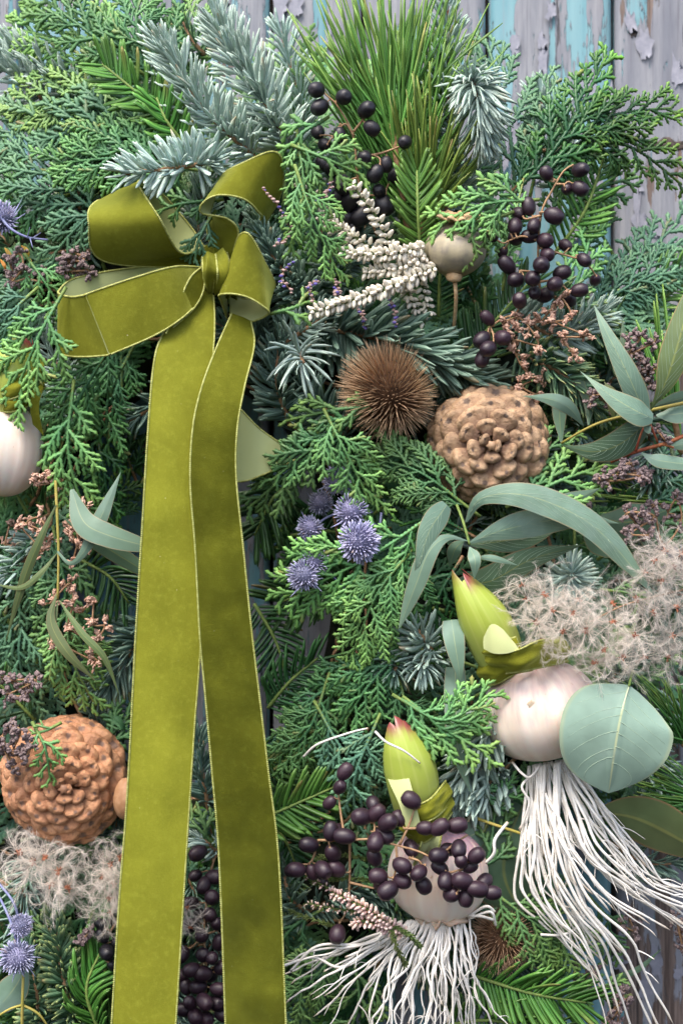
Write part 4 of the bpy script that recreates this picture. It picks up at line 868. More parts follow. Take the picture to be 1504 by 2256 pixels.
# ---- pines
pine('900,520,60 880,400,74 860,250,78', '640,60,80 720,5,84 800,-30,84 880,-60,84 990,-20,80 1070,110,76', 'pine', 'large pine tuft of long yellow-green needles at the top centre', 401, n=230, wmm=2.1, jit=30, bend=.05)
pine('930,520,66 940,430,80', '830,190,90 900,170,94 980,190,90 1060,260,84 1020,330,80', 'pine', 'lower pine tuft in front, fanning right of the black berries', 402, n=80, wmm=2.1, jit=30, bend=.05)
pine('1500,1000,52 1480,900,62', '1375,715,66 1420,650,68 1470,640,70 1500,690,68', 'pine', 'sparse thick-needled pine shoot at the right edge', 403, n=16, wmm=2.6, jit=14, bend=.04)
pine('1540,1640,58 1500,1640,66', '1340,1560,70 1400,1490,72 1450,1480,72 1504,1470,70', 'pine_deep', 'green pine tuft behind the top of the round leaf', 404, n=70, wmm=1.3)
pine('1600,1780,58 1560,1760,64', '1380,1640,64 1370,1720,66 1400,1820,66 1504,1840,64', 'pine_deep', 'dense green pine tuft at the right edge beside the round leaf', 405, n=150, wmm=1.3)
pine('240,2340,58 250,2290,64', '150,2210,70 185,2110,74 250,2080,74 300,2120,70', 'pine_deep', 'green pine tuft at the bottom left behind the ribbon tail', 406, n=60, wmm=1.9)
pine('1600,1130,40 1540,1120,46', '1250,1060,56 1280,1110,56 1300,1160,56 1330,1200,56', 'pine', 'sparse olive pine needles running left over the dark gap at the right', 407, n=22, wmm=1.6, jit=24)

# ================================================================ RIBBON BOW
bow = thing('ribbon_bow', P(470, 600, 90), 'large olive green velvet ribbon bow with four loops and long hanging tails', 'ribbon bow')
VM = [M['velvet'], M['satin']]
def rib(name, A, B, pile=.35, label=None, rev=False, **kw):
    mb, e = ribbon(EP(A), EP(B), pile=-pile if rev else pile, **kw); o = part(name, mb, VM, bow, label=label)
    part('woven_edge', e, M['picot'], o); return o
rib('tail', '436,606,104 402,662,112 360,735,122 340,800,130 327,950,138 315,1150,141 300,1400,142 281,1750,140 262,2000,137 245,2290,134',
    '470,650,106 472,700,112 470,760,118 462,850,124 447,960,130 440,1150,134 441,1400,136 428,1600,137 415,1800,136 384,2290,132', pile=.42, label='left hanging tail, the lighter one', rev=True, bow=.04, ripple=.006)
rib('tail', '512,690,112 478,765,124 446,850,136 426,940,142 420,1060,145 431,1210,146 441,1400,147 452,1520,146 468,1700,145 484,1900,143 499,2290,140',
    '552,706,108 559,760,120 538,850,134 522,940,141 519,1050,144 535,1210,145 552,1380,146 571,1540,145 590,1700,144 613,1900,142 630,2290,139', pile=.42, label='right hanging tail, the darker one', bow=.04, ripple=.006)
rib('tail', '470,860,88 527,900,96 575,948,98 650,1000,84', '470,1050,88 530,1060,96 585,1042,98 650,1012,84', pile=0, label='short tail end turned to its pale back')
rib('loop', '450,545,92 396,556,112 350,480,134 303,402,116 345,415,84 420,500,76 458,560,84', '440,592,92 228,574,98 196,490,116 204,450,104 240,450,76 330,560,68 440,590,80', pile=.3, label='upper left loop', bow=.02)
rib('loop', '430,640,76 320,720,70 190,760,76 129,766,92 140,781,102 180,785,112 232,782,127 241,779,131 251,776,129 345,735,128 412,690,122 455,640,100',
    '430,585,78 300,590,80 170,612,86 130,640,94 134,650,103 158,655,114 181,652,128 189,650,132 200,645,130 300,611,131 385,588,122 450,590,100', pile=.3, label='lower left loop with a crease', nseg=14)
rib('loop', '540,560,66 614,440,78 622,362,92 600,334,106 540,356,114 488,386,106 470,440,96 456,500,88 466,548,90 478,590,92',
    '500,585,80 572,490,90 566,462,108 535,436,122 483,428,127 449,443,126 444,468,120 500,482,118 524,512,112 512,570,100', pile=.3, label='upper right loop, the tallest', nseg=14)
rib('loop', '500,700,84 486,660,108 484,648,119 515,646,127 552,656,129 588,680,125 590,692,112 562,706,104 520,716,98 506,690,92',
    '500,600,78 512,560,100 524,522,112 543,513,119 562,535,117 582,574,112 606,628,98 585,645,88 540,660,84 505,640,84', pile=.3, label='lower right loop opening downwards', nseg=12)
rib('loop_fold', '446,588,112 420,612,118 394,668,122 366,735,126', '452,596,110 447,640,114 425,680,118 380,722,124', pile=.3, nseg=8)
rib('knot', '452,540,88 446,590,96 462,640,92', '490,520,88 500,590,104 505,655,94', pile=.2, bow=.12, nseg=10, ripple=.06)
rib('knot', '470,545,92 478,600,102 476,650,96', '520,560,84 528,610,92 520,660,86', pile=.2, bow=.1, nseg=10, ripple=.12, label='second fold of the knot')
rib('knot', '446,566,104 448,600,116 452,640,104', '474,560,108 478,600,122 476,640,108', pile=.2, bow=.3, nseg=12, ripple=.12, label='outer left fold of the knot')
rib('knot', '468,560,106 474,600,120 470,645,106', '500,556,100 508,600,112 498,650,100', pile=-.2, bow=.3, nseg=12, ripple=.14, label='outer right fold of the knot')

# ================================================================ PINECONES
def scale_mesh(seed):
    """cone scale: a thick rounded shield along +x with a crisp rim, a low cross ridge and a pitted umbo; length 1"""
    rg = np.random.default_rng(seed); n, m = 17, 17; V = []; A = []; s = np.linspace(0, 1, n); u = np.linspace(-1, 1, m); j1 = rg.normal(0, .008, (n, m)); k0 = rg.uniform(-.04, .04)
    for lay in (1, 0):
        for i in range(n):
            w_ = .66 * ((.45 + .9 * s[i]) if s[i] < .55 else .945 * math.sqrt(max(0, 1 - ((s[i] - .55) / .455) ** 2.3)))
            for k in range(m):
                cu = 1 - abs(u[k]) ** 5; rim = (1 - max(0, (s[i] - .55) / .46) ** 6)
                du = ((s[i] - .73 - k0) / .10) ** 2 + (u[k] * w_ / .13) ** 2
                z = .30 * (cu * max(rim, 0)) ** .5 - .10 * (1 - s[i]) - .05 * math.exp(-(((s[i] - .62) / .2) ** 2 + (u[k] * w_ / .3) ** 2)) + .10 * (1 - u[k] ** 2) * math.exp(-((s[i] - .7) / .25) ** 2) + .05 * math.exp(-((s[i] - .75 + .10 * u[k] ** 2) / .05) ** 2) * (1 - u[k] ** 2)
                z += -.10 * math.exp(-du) + .07 * math.exp(-du * 5) + .018 * math.sin(u[k] * 15 + s[i] * 4 + seed) * math.exp(-du * .12) * (1 - u[k] ** 2) + j1[i, k]
                if not lay: z = -.14 * (1 - abs(u[k]) ** 3) - .05
                V.append((s[i], u[k] * w_ * (1 if lay else .93), z)); A.append((s[i], u[k], math.exp(-du * .9)))
    F = gridf(n, m); N_ = n * m; q = []
    for i in range(n - 1): a, b = i * m, (i + 1) * m; q += [(a, b, b + N_, a + N_), (b + m - 1, a + m - 1, a + m - 1 + N_, b + m - 1 + N_)]
    for k in range(m - 1): q += [((n - 1) * m + k, (n - 1) * m + k + 1, (n - 1) * m + k + 1 + N_, (n - 1) * m + k + N_)]
    return np.array(V), [F[:, ::-1], F + N_, np.array(q)], np.array(A)
SM = {}
def pinecone(x, y, d, rx, ry, mat, label, tipx, tipy, n=96, depth=1.0, seed=1, roughc=None):
    """cone seen from its tip; rx, ry in photo pixels"""
    rng = np.random.default_rng(seed); c = P(x, y, d); r = thing('pinecone', c, label, 'pinecone'); Rm = (rx + ry) / 2 * .3 * mm
    ax = nrm(np.array([(tipx - x) * .0003, -Rm * 1.25 * depth, -(tipy - y) * .0003])); B = basis(ax[None], (0, 0, 1))[0]; e1, e2 = B[:, 1], B[:, 2]
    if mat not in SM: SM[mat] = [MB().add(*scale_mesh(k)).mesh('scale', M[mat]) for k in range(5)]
    for k in range(n):
        f = (k + .8) / n; th = 1.86 * f ** .64; az = k * 2.399963 + rng.normal(0, .09)
        rd = cos(az) * e1 + sin(az) * e2; q = ax * cos(th) * depth + rd * sin(th); pos = c + q * Rm * .80 * np.array([rx * .3 * mm / Rm, 1, ry * .3 * mm / Rm])
        out = nrm(ax * (cos(th)) + rd * sin(th)); dn = nrm(-ax * sin(th) + rd * cos(th))      # towards the cone's base
        L = Rm * (.12 + .53 * min(1, (th / 1.35)) ** 1.05) * rng.uniform(.9, 1.1)
        X = nrm(dn * .84 + out * (.56 - .05 * f) + rng.normal(0, .04, 3)); Z = nrm(out - (out @ X) * X + rng.normal(0, .05, 3))
        R = np.stack([X, np.cross(Z, X), Z], 1)
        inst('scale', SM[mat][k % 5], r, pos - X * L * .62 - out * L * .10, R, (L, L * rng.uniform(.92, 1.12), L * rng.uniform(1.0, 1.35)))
    V, F, A = T_ellip(12, 20); Vc = (V[:, :1] * ax * .62 * depth + V[:, 1:2] * e1 * .72 + V[:, 2:] * e2 * .72) * Rm
    part('core', MB().add(Vc * np.array([rx * .3 * mm / Rm, 1, ry * .3 * mm / Rm]) + c - ax * Rm * .12, F, A * [1, 1, 0]), M[mat], r)
    V, F, A = T_ellip(7, 12); rr = 1 + .25 * np.sin(A[:, 1:2] * 40)
    part('tip', MB().add(c + ax * Rm * depth * .80 + (V[:, :1] * ax * .05 + (V[:, 1:2] * e1 + V[:, 2:] * e2) * .085 * rr) * Rm, F, A * [1, 1, 1]), M[mat], r)
    return r
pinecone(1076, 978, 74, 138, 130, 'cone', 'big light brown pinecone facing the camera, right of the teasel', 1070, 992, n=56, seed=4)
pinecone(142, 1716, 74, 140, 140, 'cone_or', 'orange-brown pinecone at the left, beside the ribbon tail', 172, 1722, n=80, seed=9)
V, F, A = T_ellip(14, 20, 1.0, .15); cn = P(276, 1760, 92)
nt = thing('nut', cn, 'tan nut half hidden behind the left ribbon tail', 'nut'); part('shell', MB().add(np.stack([V[:, 1] * .0085, V[:, 2] * .0085, V[:, 0] * .0135], 1) * (1 + .04 * np.sin(A[:, 1:2] * 25)) + cn, F, A), M['nut'], nt)

# ================================================================ TEASELS
def teasel(x, y, d, R_px, ax, elong, label, n=1300, seed=2, sl=.5, stemto=None):
    rng = np.random.default_rng(seed); c = P(x, y, d); ax = nrm(np.array(ax, float)); Rc = R_px * .3 * mm * .60; r = thing('teasel', c, label, 'teasel head')
    B = basis(ax[None], (0, 0, 1))[0]; e1, e2 = B[:, 1], B[:, 2]; k = np.arange(n); cz = 1 - 1.92 * (k + .5) / n; sn = np.sqrt(1 - cz ** 2); az = k * 2.399963
    rd = np.cos(az)[:, None] * e1 + np.sin(az)[:, None] * e2; pos = c + (ax * (cz * elong)[:, None] + rd * sn[:, None]) * Rc
    out = nrm(ax * (cz / elong + .55 * sn)[:, None] + rd * sn[:, None] + rng.normal(0, .07, (n, 3)))
    mb = MB(); T = T_needle(5, .12, .030, .03, tip=0, nsec=0) if 0 else T_needle(5, .10, .028, .026)
    V = T[0].copy(); V[:, 1:] *= 1.35 * (1.12 - V[:, :1]); 
    mb.add(*instance(V, T[1], T[2], pos, basis(out, ax), Rc * sl * rng.uniform(.8, 1.35, n) * (1 + .35 * (cz > .9)), rng.random(n)))
    part('spines', mb, M['teasel'], r, 'stuff')
    V, F, A = T_ellip(14, 20); part('core', MB().add(c + (V[:, :1] * ax * elong + V[:, 1:2] * e1 + V[:, 2:] * e2) * Rc * .99, F, A), M['teasel_core'], r)
    b0 = c - ax * Rc * elong; mb = MB()
    for i in range(9):
        a = i * .7; dv = cos(a) * e1 + sin(a) * e2; L = rng.uniform(.9, 1.6) * Rc
        mb.add(*tube(catmull([b0, b0 + dv * L * .5 + ax * .1 * L, b0 + dv * L * .8 + ax * L * .6 + rng.normal(0, .003, 3)], 6), np.linspace(.0007, .0002, 13), 4))
    part('bract', mb, M['teasel'], r, 'stuff')
    part('stem', MB().add(*tube([b0, b0 - ax * .02], .0022, 8)), M['twig'], r)
teasel(854, 862, 88, 116, (-.34, -.74, .42), 1.12, 'round brown teasel head left of the big pinecone', n=1000, sl=.62)
teasel(1102, 2072, 72, 84, (-.2, -.85, -.1), 1.0, 'smaller brown teasel half hidden behind the white roots at the bottom', n=560, seed=7, sl=.62)

# ================================================================ BULBS
def bulb(label, cx, cy, d, rx, ry, neck, purple, shoot_pts, shoot_w, seed, cleft=None, taper=0, squash=1.0, tips=3, roots_label=None):
    rng = np.random.default_rng(seed); c = P(cx, cy, d); r = thing('flower_bulb', c, label, 'flower bulb')
    ax = nrm(P(*neck, d) - c); B = basis(ax[None], (0, -1, 0))[0]; e1, e2 = B[:, 1], B[:, 2]   # e2 towards the camera
    n, k = 40, 72; t = np.linspace(0, 1, n); th = pi * t; X = -np.cos(th); rad0 = np.sin(th) ** .82
    rad0 = np.where(t > .90, np.maximum(rad0, .26 * np.ones(n)), rad0); rad0[0] = .06; az = np.arange(k) / k * 2 * pi; Rp = (rx * .3 * mm, ry * .3 * mm)
    mod = 1 + .018 * np.sin(az[None] * 5 + 1) + .012 * np.sin(az[None] * 11 + t[:, None] * 3) + .007 * np.sin(az[None] * 23)
    if cleft is not None:
        da = np.angle(np.exp(1j * (az - rad(cleft)))); mod = mod - .34 * np.exp(-(da[None] / .13) ** 2) * np.clip((t[:, None] - .5) / .4, 0, 1) ** 1.2
        mod = mod + .13 * np.exp(-((np.abs(da[None]) - .6) / .4) ** 2) * np.clip((t[:, None] - .5) / .4, 0, 1)
    V = c + ax * (X[:, None, None] * Rp[1]) + (e1 * np.cos(az)[None, :, None] * Rp[0] + e2 * np.sin(az)[None, :, None] * Rp[0] * squash) * (rad0[:, None] * mod)[..., None]
    A = np.stack([np.repeat(t, k), np.tile(az / 2 / pi, n), np.full(n * k, purple)], 1)
    part('bulb', MB().add(V.reshape(-1, 3), [gridf(n, k, True)], A), M['bulb'], r)
    if shoot_pts:
        C, ln = resample(T_curve(shoot_pts), 30); T, Bf, Nf = frames(C); s = np.linspace(0, 1, 30); W_ = shoot_w * .15 * mm
        def shell(a0, a1, s1, off, red, nm):
            m = 14; aa = np.linspace(rad(a0), rad(a1), m); u = np.linspace(-1, 1, m); V = []; A = []
            for i in range(30):
                si = s[i] * s1; j = si * 29; j0 = min(28, int(j)); f = j - j0; cc = C[j0] * (1 - f) + C[j0 + 1] * f; b_, n_ = Bf[j0], Nf[j0]
                rr = W_ * (.78 + .30 * math.sin(min(1, si * 1.1) * pi)) * (1 if si < .5 else math.sqrt(max(.0, 1 - ((si - .5) / .515) ** 2)) * .93 + .07 ) * (1 + off) * (1 - taper * max(0, si - .1) ** 1.5)
                nar = math.sqrt(max(0.0, 1 - max(0, (s[i] - .55) / .45) ** 2.2)); mid = (aa[0] + aa[-1]) / 2
                for q in range(m):
                    ang = mid + (aa[q] - mid) * max(nar, .05); th_ = .05 * (1 - u[q] ** 4)
                    V.append(cc + (b_ * cos(ang) + n_ * sin(ang)) * rr * (1 + th_)); A.append((s[i] * red, (aa[q]) / 2 / pi, max(0, abs(u[q])) * (.5 + .5 * s[i]) if nar < 1 else abs(u[q]) * .93))
            V = np.array(V); F = gridf(30, m); inn = V.reshape(30, m, 3); cen = inn.mean(1, keepdims=True); lo = (inn + (cen - inn) * .05).reshape(-1, 3)
            o = part(nm, MB().add(np.vstack([V, lo]), [F, F[:, ::-1] + len(V)], np.vstack([A, A])), M['shoot'], r); return o
        if tips == 3:
            shell(-40, 250, .86, -.06, .72, 'sheath_leaf'); shell(8, 120, .96, -.02, 1.0, 'sheath_leaf'); shell(72, 178, 1.0, .02, 1.04, 'sheath_leaf'); shell(100, 215, .93, .05, 1.02, 'sheath_leaf')
        else:
            shell(-40, 250, .88, -.06, .75, 'sheath_leaf'); shell(-20, 105, 1.0, -.01, .95, 'sheath_leaf'); shell(85, 175, .93, .03, 1.05, 'sheath_leaf'); shell(140, 235, .97, .05, 1.06, 'sheath_leaf')
    return r, c, ax
def roots(r, origins, guides, n, seed, rr=(.95, 1.3), short=.3):
    rng = np.random.default_rng(seed); G = [T_curve(g, None, 8) for g in guides]; G = [resample(g, 30)[0] for g in G]; O = PT(origins); ng = len(G)
    for i in range(n):
        f = (i + rng.random()) / n * (ng - 1); k = min(ng - 2, int(f)); a = f - k; C = G[k] * (1 - a) + G[k + 1] * a
        o = O[0] + (O[-1] - O[0]) * np.clip(i / n + rng.normal(0, .12), 0, 1); s = np.linspace(0, 1, 30)[:, None]
        C = C + (o - C[0]) * (1 - s) ** 2.2
        end = rng.uniform(.5, .85) if rng.random() < short else rng.uniform(.9, 1.12); C = resample(np.vstack([C, C[-1] + (C[-1] - C[-4]) * 1.3]), 40)[0][:int(39 * min(1, end * .93)) + 1]
        q = len(C); s = np.linspace(0, 1, q); ph = rng.random(4) * 6.3
        walk = np.cumsum(np.cumsum(rng.normal(0, 1, (q, 3)), 0) * .3 + rng.normal(0, 1, (q, 3)), 0); walk -= s[:, None] * walk[-1] * .6; walk *= [.30 * mm, .22 * mm, .16 * mm]
        am = rng.uniform(.4, 1.3) * mm * np.minimum(1, s * 2.5) * 2
        C = C + walk * np.minimum(1, s * 3)[:, None] + np.stack([am * np.sin(s * 7 + ph[0]) + am * .5 * np.sin(s * 19 + ph[1]), rng.normal(0, 3.8) * mm * np.minimum(1, s * 4) + am * np.sin(s * 6 + ph[2]) * 1.2, am * .6 * np.sin(s * 9 + ph[3])], 1)
        C = catmull(C[::2] if q > 8 else C, 3); R_ = rng.uniform(*rr) * mm * (1 if rng.random() < .75 else .62); s = np.linspace(0, 1, len(C))
        mb = MB().add(*tube(C, R_ * (1.0 - .45 * s ** 1.6 + .05 * np.sin(s * 40 + ph[0]) + .04 * np.sin(s * 93)) * np.where(s > .975, .55, 1), 7))
        for _ in range(rng.integers(0, 3)):                      # side rootlets
            j = int(rng.uniform(.25, .9) * (len(C) - 2)); dv = nrm(C[j + 1] - C[j]); sd_ = nrm(dv + nrm(rng.normal(0, 1, 3) * [1, .5, .6]) * .9); l_ = rng.uniform(.006, .018)
            mb.add(*tube(catmull([C[j], C[j] + sd_ * l_ * .5, C[j] + (sd_ + [0, 0, -.3]) * l_ + rng.normal(0, .001, 3)], 5), np.linspace(R_ * .45, R_ * .22, 11), 5))
        part('root', mb, M['root'], r)
b1, c1, a1_ = bulb('cream bulb with a plump yellow-green shoot, behind the round eucalyptus leaf', 1192, 1566, 84, 130, 109, (1168, 1450), .55, '1112,1475,88 1080,1400,98 1044,1330,104 1000,1252,104', 108, 5, cleft=97, tips=2, taper=.42)
roots(b1, '1165,1688,80 1250,1672,80', ['1172,1690,84 1160,1790,92 1148,1900,96 1143,1990,98 1200,2050,98 1290,2140,92 1310,2180,90',
   '1190,1690,88 1180,1830,98 1192,1930,104 1225,2000,104 1280,2070,98', '1205,1690,90 1215,1830,102 1240,1930,106 1290,2010,104 1350,2090,98',
   '1215,1690,90 1240,1800,104 1280,1890,108 1340,1960,104 1420,2030,96', '1225,1690,90 1270,1800,104 1310,1900,106 1400,1965,100 1504,2010,92 1560,2040,90',
   '1235,1690,86 1300,1790,98 1370,1880,100 1430,1950,96 1540,1985,90', '1245,1690,84 1330,1780,92 1410,1880,92 1470,1945,90 1560,1960,88'], 54, 3, rr=(.85, 1.25))
roots(b1, '1180,1690,92 1240,1680,92', ['1190,1690,88 1190,1850,102 1215,1960,108 1260,2060,106 1300,2150,100 1335,2280,92', '1205,1690,90 1225,1850,104 1290,1990,108 1370,2070,106 1410,2150,98 1475,2290,90'], 7, 5, rr=(1.1, 1.35), short=.1)
for g in ('1190,1685,92 1168,1712,98 1150,1705,98 1128,1680,92', '1200,1690,90 1150,1730,96 1165,1770,96 1145,1830,92', '1190,2060,96 1240,2060,98 1275,2040,96 1290,2010,94'):
    C = T_curve(g, None, 8); part('root', MB().add(*tube(C, .0009, 7)), M['root'], b1)
b2, c2_, a2_ = bulb('bulb with purple shoulders and an upright yellow-green shoot behind the plum berries', 966, 1925, 78, 112, 106, (975, 1800), 1.0, '915,1800,92 905,1720,100 885,1645,104 862,1578,104', 106, 6, tips=3, taper=.1)
V, F, A = T_ellip(7, 30); cr = P(975, 2022, 82)
part('root_plate', MB().add(cr + np.stack([V[:, 1] * .0185 * (1 + .16 * np.sin(A[:, 1] * 37)), V[:, 2] * .017 * (1 + .2 * np.sin(A[:, 1] * 47)), V[:, 0] * .0035 + .0022 * np.sin(A[:, 1] * 61) + .0015 * np.sin(A[:, 1] * 113)], 1), F, A * [.0, 1, 0]), M['bulb'], b2)
roots(b2, '885,2030,88 1035,2022,88', ['885,2030,88 820,2062,98 740,2085,100 640,2102,96', '890,2030,90 830,2090,100 760,2130,104 640,2200,100', '900,2034,92 855,2110,104 820,2180,106 790,2290,100',
   '920,2034,94 890,2120,106 865,2200,108 850,2300,104', '945,2036,94 925,2130,108 915,2200,108 900,2300,104', '965,2036,94 955,2130,108 960,2210,108 950,2300,104', '985,2036,94 985,2130,108 990,2210,108 985,2300,104',
   '1005,2034,92 1015,2110,104 1030,2190,104 1045,2300,98', '1020,2028,90 1045,2090,100 1060,2160,100 1092,2232,96'], 60, 8, rr=(.85, 1.2), short=.25)
for g in ('1030,2020,90 1070,1998,96 1090,2010,94', '1035,2024,90 1080,2010,96 1092,2040,92', '1030,2018,90 1060,2020,98 1088,2028,94', '640,2140,100 700,2085,106 800,2080,104 880,2040,96', '620,2130,100 690,2110,104 760,2130,104 880,2050,96'):
    C = T_curve(g, None, 8); part('root', MB().add(*tube(C, .00095, 7)), M['root'], b2)
for g, lb in (('668,1668,100 700,1640,108 770,1615,112 810,1605,116', 'left half of a loose root'), ('826,1612,120 850,1635,124 890,1655,124 925,1682,120', 'loose root lying across the shoot')):
    C = T_curve(g, None, 8); part('root', MB().add(*tube(C, np.linspace(.0009, .0006, len(C)), 7)), M['root'], b2, label=lb)
C = T_curve('1070,1902,100 1088,1880,104 1090,1850,104 1118,1812,100', None, 8); part('root', MB().add(*tube(C, .0011, 7)), M['root'], b2)
b3, c3_, a3_ = bulb('white bulb cut by the left edge of the frame', 5, 992, 82, 92, 104, (15, 880), .0, '10,900,88 22,840,92 38,780,94 52,735,92', 104, 9, tips=2)
def wrap(label, bands, flaps):
    r = thing('velvet_wrap', PT(bands[0][0].split()[0])[0], label, 'velvet ribbon')
    for i, (a, b) in enumerate(bands):
        mb, e = ribbon(EP(a), EP(b), pile=.2, ripple=.07, bow=.16, nseg=14, nw=13); o = part('band', mb, VM, r); part('woven_edge', e, M['picot'], o)
    for a, b in flaps:
        mb, e = ribbon(EP(a), EP(b), pile=.1, bow=-.05); part('ribbon_end', mb, VM, r, label='pale backing of the ribbon end')
wrap('crumpled olive velvet ribbon wound round the neck of the right bulb',
     [('1066,1512,88 1098,1504,106 1135,1484,116 1172,1476,110', '1056,1455,94 1090,1458,112 1125,1448,120 1160,1440,112'),
      ('1095,1484,108 1140,1480,124 1190,1470,120 1252,1456,96', '1066,1432,108 1130,1436,130 1185,1414,124 1238,1404,96'),
      ('1056,1456,96 1098,1454,118 1148,1432,126', '1048,1418,98 1085,1420,118 1138,1404,122')],
     [('1142,1432,130 1116,1440,131 1088,1440,128 1066,1430,122', '1128,1412,128 1104,1384,128 1082,1376,125 1066,1404,120')])
wrap('olive velvet ribbon wound round the neck of the lower bulb',
     [('895,1800,104 925,1812,118 960,1800,118 990,1770,100', '880,1770,98 915,1775,116 950,1760,118 982,1722,98'),
      ('900,1852,96 930,1858,112 965,1832,114 996,1790,98', '882,1800,98 920,1812,116 955,1795,116 990,1750,98'),
      ('912,1906,104 928,1860,114 938,1810,112', '952,1900,104 968,1858,114 975,1800,110')],
     [('896,1830,122 880,1775,122 862,1735,116 852,1712,108 846,1700,100', '926,1815,124 912,1755,124 900,1712,118 890,1694,110 882,1684,100')])
wrap('olive velvet ribbon wound round the neck of the left bulb',
     [('-20,905,90 30,905,106 75,885,102 100,850,90', '-20,870,90 30,868,108 68,845,104 95,815,90'), ('-20,880,92 30,876,110 70,850,106 96,820,92', '-20,840,90 28,836,110 62,815,106 88,788,92')],
     [('74,850,106 66,892,112 72,935,108', '95,850,104 86,900,110 96,960,106')])
V, F, A = T_ellip(6, 12); cs = P(1170, 1552, 121.2)
part('scar', MB().add(cs + np.stack([V[:, 1] * .0028, V[:, 0] * .00025, V[:, 2] * .0028], 1) * (1 + .2 * np.sin(A[:, 1:2] * 30)), F, A * [0, 1, 0]), M['bulb'], b1, label='small brown scar on the bulb skin')

# ================================================================ EUCALYPTUS
e1 = thing('eucalyptus_sprig', P(1460, 900, 95), 'eucalyptus sprig with a yellow stem and long grey-green leaves at the right edge', 'eucalyptus sprig')
stem(e1, '1540,880,96 1440,902,100 1340,925,98 1290,945,94 1236,976,86', 1.3, .8, 'euc_stem', name='stem')
leaf(e1, '1425,925,104 1385,830,114 1340,740,112 1308,672,104', 52, veins=9, shape=[.3, .75, 1, 1, .95, .85, .7, .55, .4, .22, .01], roll=10)
leaf(e1, '1438,922,106 1400,905,114 1340,868,114 1278,818,106', 62, veins=9, shape=[.35, .8, 1, .95, .85, .7, .52, .35, .2, .08, .01], roll=-15)
leaf(e1, '1285,938,96 1255,900,104 1215,880,106 1150,872,98', 34, roll=10, shape=[.05, .3, .6, .85, 1, 1, .85, .6, .35, .15, .01])
leaf(e1, '1430,925,92 1370,975,98 1310,995,96 1238,982,90', 66, 'euc_dark', veins=9, roll=15, shape=[.35, .7, .95, 1, 1, .95, .85, .65, .4, .15, .01])
leaf(e1, '1432,902,104 1462,850,114 1492,760,118 1530,620,112', 66, 'euc_olive', veins=9, shape=[.07, .18, .5, .85, 1, 1, .95, .85, .7, .5, .3])
leaf(e1, '1445,915,94 1490,912,98 1560,900,94', 46, roll=20)
leaf(e1, '1440,895,90 1490,880,94 1560,860,90', 34, roll=-20)
leaf(e1, '1296,936,88 1295,870,80 1260,780,76 1222,740,72', 40, 'euc_dark', shape=[.08, .3, .6, .8, .95, 1, .9, .7, .4, .2, .01])
leaf(e1, '1352,925,90 1350,870,94 1330,840,92', 30, 'euc_olive')
leaf(e1, '1236,976,84 1232,900,80 1240,850,74 1230,800,70', 34, 'euc_dark')
leaf(e1, '1420,928,88 1380,800,84 1370,700,78', 36, 'euc_dark')
e2 = thing('eucalyptus_sprig', P(1440, 990, 90), 'eucalyptus sprig with a dark red stem, below the yellow-stemmed one', 'eucalyptus sprig')
stem(e2, '1540,945,92 1470,975,94 1400,995,92 1345,1018,86', 1.6, 1.0, 'euc_stem_red')
stem(e2, '1448,974,96 1432,935,106', .8, .7, 'euc_stem_red', name='leaf_stalk'); stem(e2, '1400,993,94 1410,960,98 1422,930,96', .8, .7, 'euc_stem_red', name='leaf_stalk')
stem(e2, '1455,978,94 1484,986,96', .8, .7, 'euc_stem_red', name='leaf_stalk')
leaf(e2, '1412,998,94 1450,1014,98 1540,1026,94', 34, roll=15, shape=[.08, .3, .7, 1, 1, 1, .95, .9, .8, .7, .6])
leaf(e2, '1475,984,94 1540,972,96', 26); leaf(e2, '1366,1022,84 1330,1008,84 1290,1014,80', 44, 'euc_dark')
leaf(e2, '1434,935,106 1426,950,106 1418,900,102', 14)
e3 = thing('eucalyptus_sprig', P(1028, 1170, 105), 'eucalyptus sprig with long curving leaves, below the big pinecone', 'eucalyptus sprig')
stem(e3, '1004,1108,92 1020,1150,104 1034,1200,108', 1.0, .9, 'twig_green')
leaf(e3, '1026,1150,108 1060,1098,118 1150,1090,124 1260,1130,124 1340,1190,120 1440,1310,108', 64, veins=9, shape=[.08, .35, .62, .85, 1, 1, .95, .88, .8, .62, .3, .02], roll=12, n=40)
leaf(e3, '1034,1196,108 1100,1170,112 1200,1148,112 1290,1142,110 1362,1153,104', 64, veins=9, shape=[.06, .35, .7, .95, 1, .98, .85, .65, .4, .18, .01], roll=-10, n=34)
leaf(e3, '1010,1285,96 1080,1280,100 1170,1232,102 1285,1200,98', 74, 'euc_dark', veins=9, roll=-18, shape=[.3, .7, .95, 1, .95, .85, .7, .55, .35, .15, .01])
leaf(e3, '1180,1135,92 1250,1108,96 1320,1076,92', 46, roll=-12)
leaf(e3, '1036,1200,100 1120,1190,98 1190,1170,94 1260,1140,90', 60, 'euc_dark', veins=9)
leaf(e3, '984,1112,110 945,1170,118 925,1240,118 914,1292,110', 56, veins=9, shape=[.5, .92, 1, .95, .85, .7, .55, .4, .28, .15, .01], roll=15)
leaf(e3, '1030,1192,108 985,1184,114 945,1215,118 915,1290,116 878,1386,108', 44, shape=[.05, .15, .4, .85, 1, 1, .95, .8, .62, .35, .01], roll=-12)
leaf(e3, '1034,1205,110 1046,1235,118 1044,1278,114', 28, shape=[.1, .4, .8, 1, 1, .95, .8, .6, .4, .15, .01])
leaf(e3, '1045,1228,112 1085,1230,118 1142,1246,114', 15); leaf(e3, '1022,1190,104 1002,1210,106 990,1250,100', 32, 'euc_dark')
e4 = thing('eucalyptus_leaf', P(995, 1370, 100), 'single pale eucalyptus leaf hanging point-down, left of the right bulb', 'leaf')
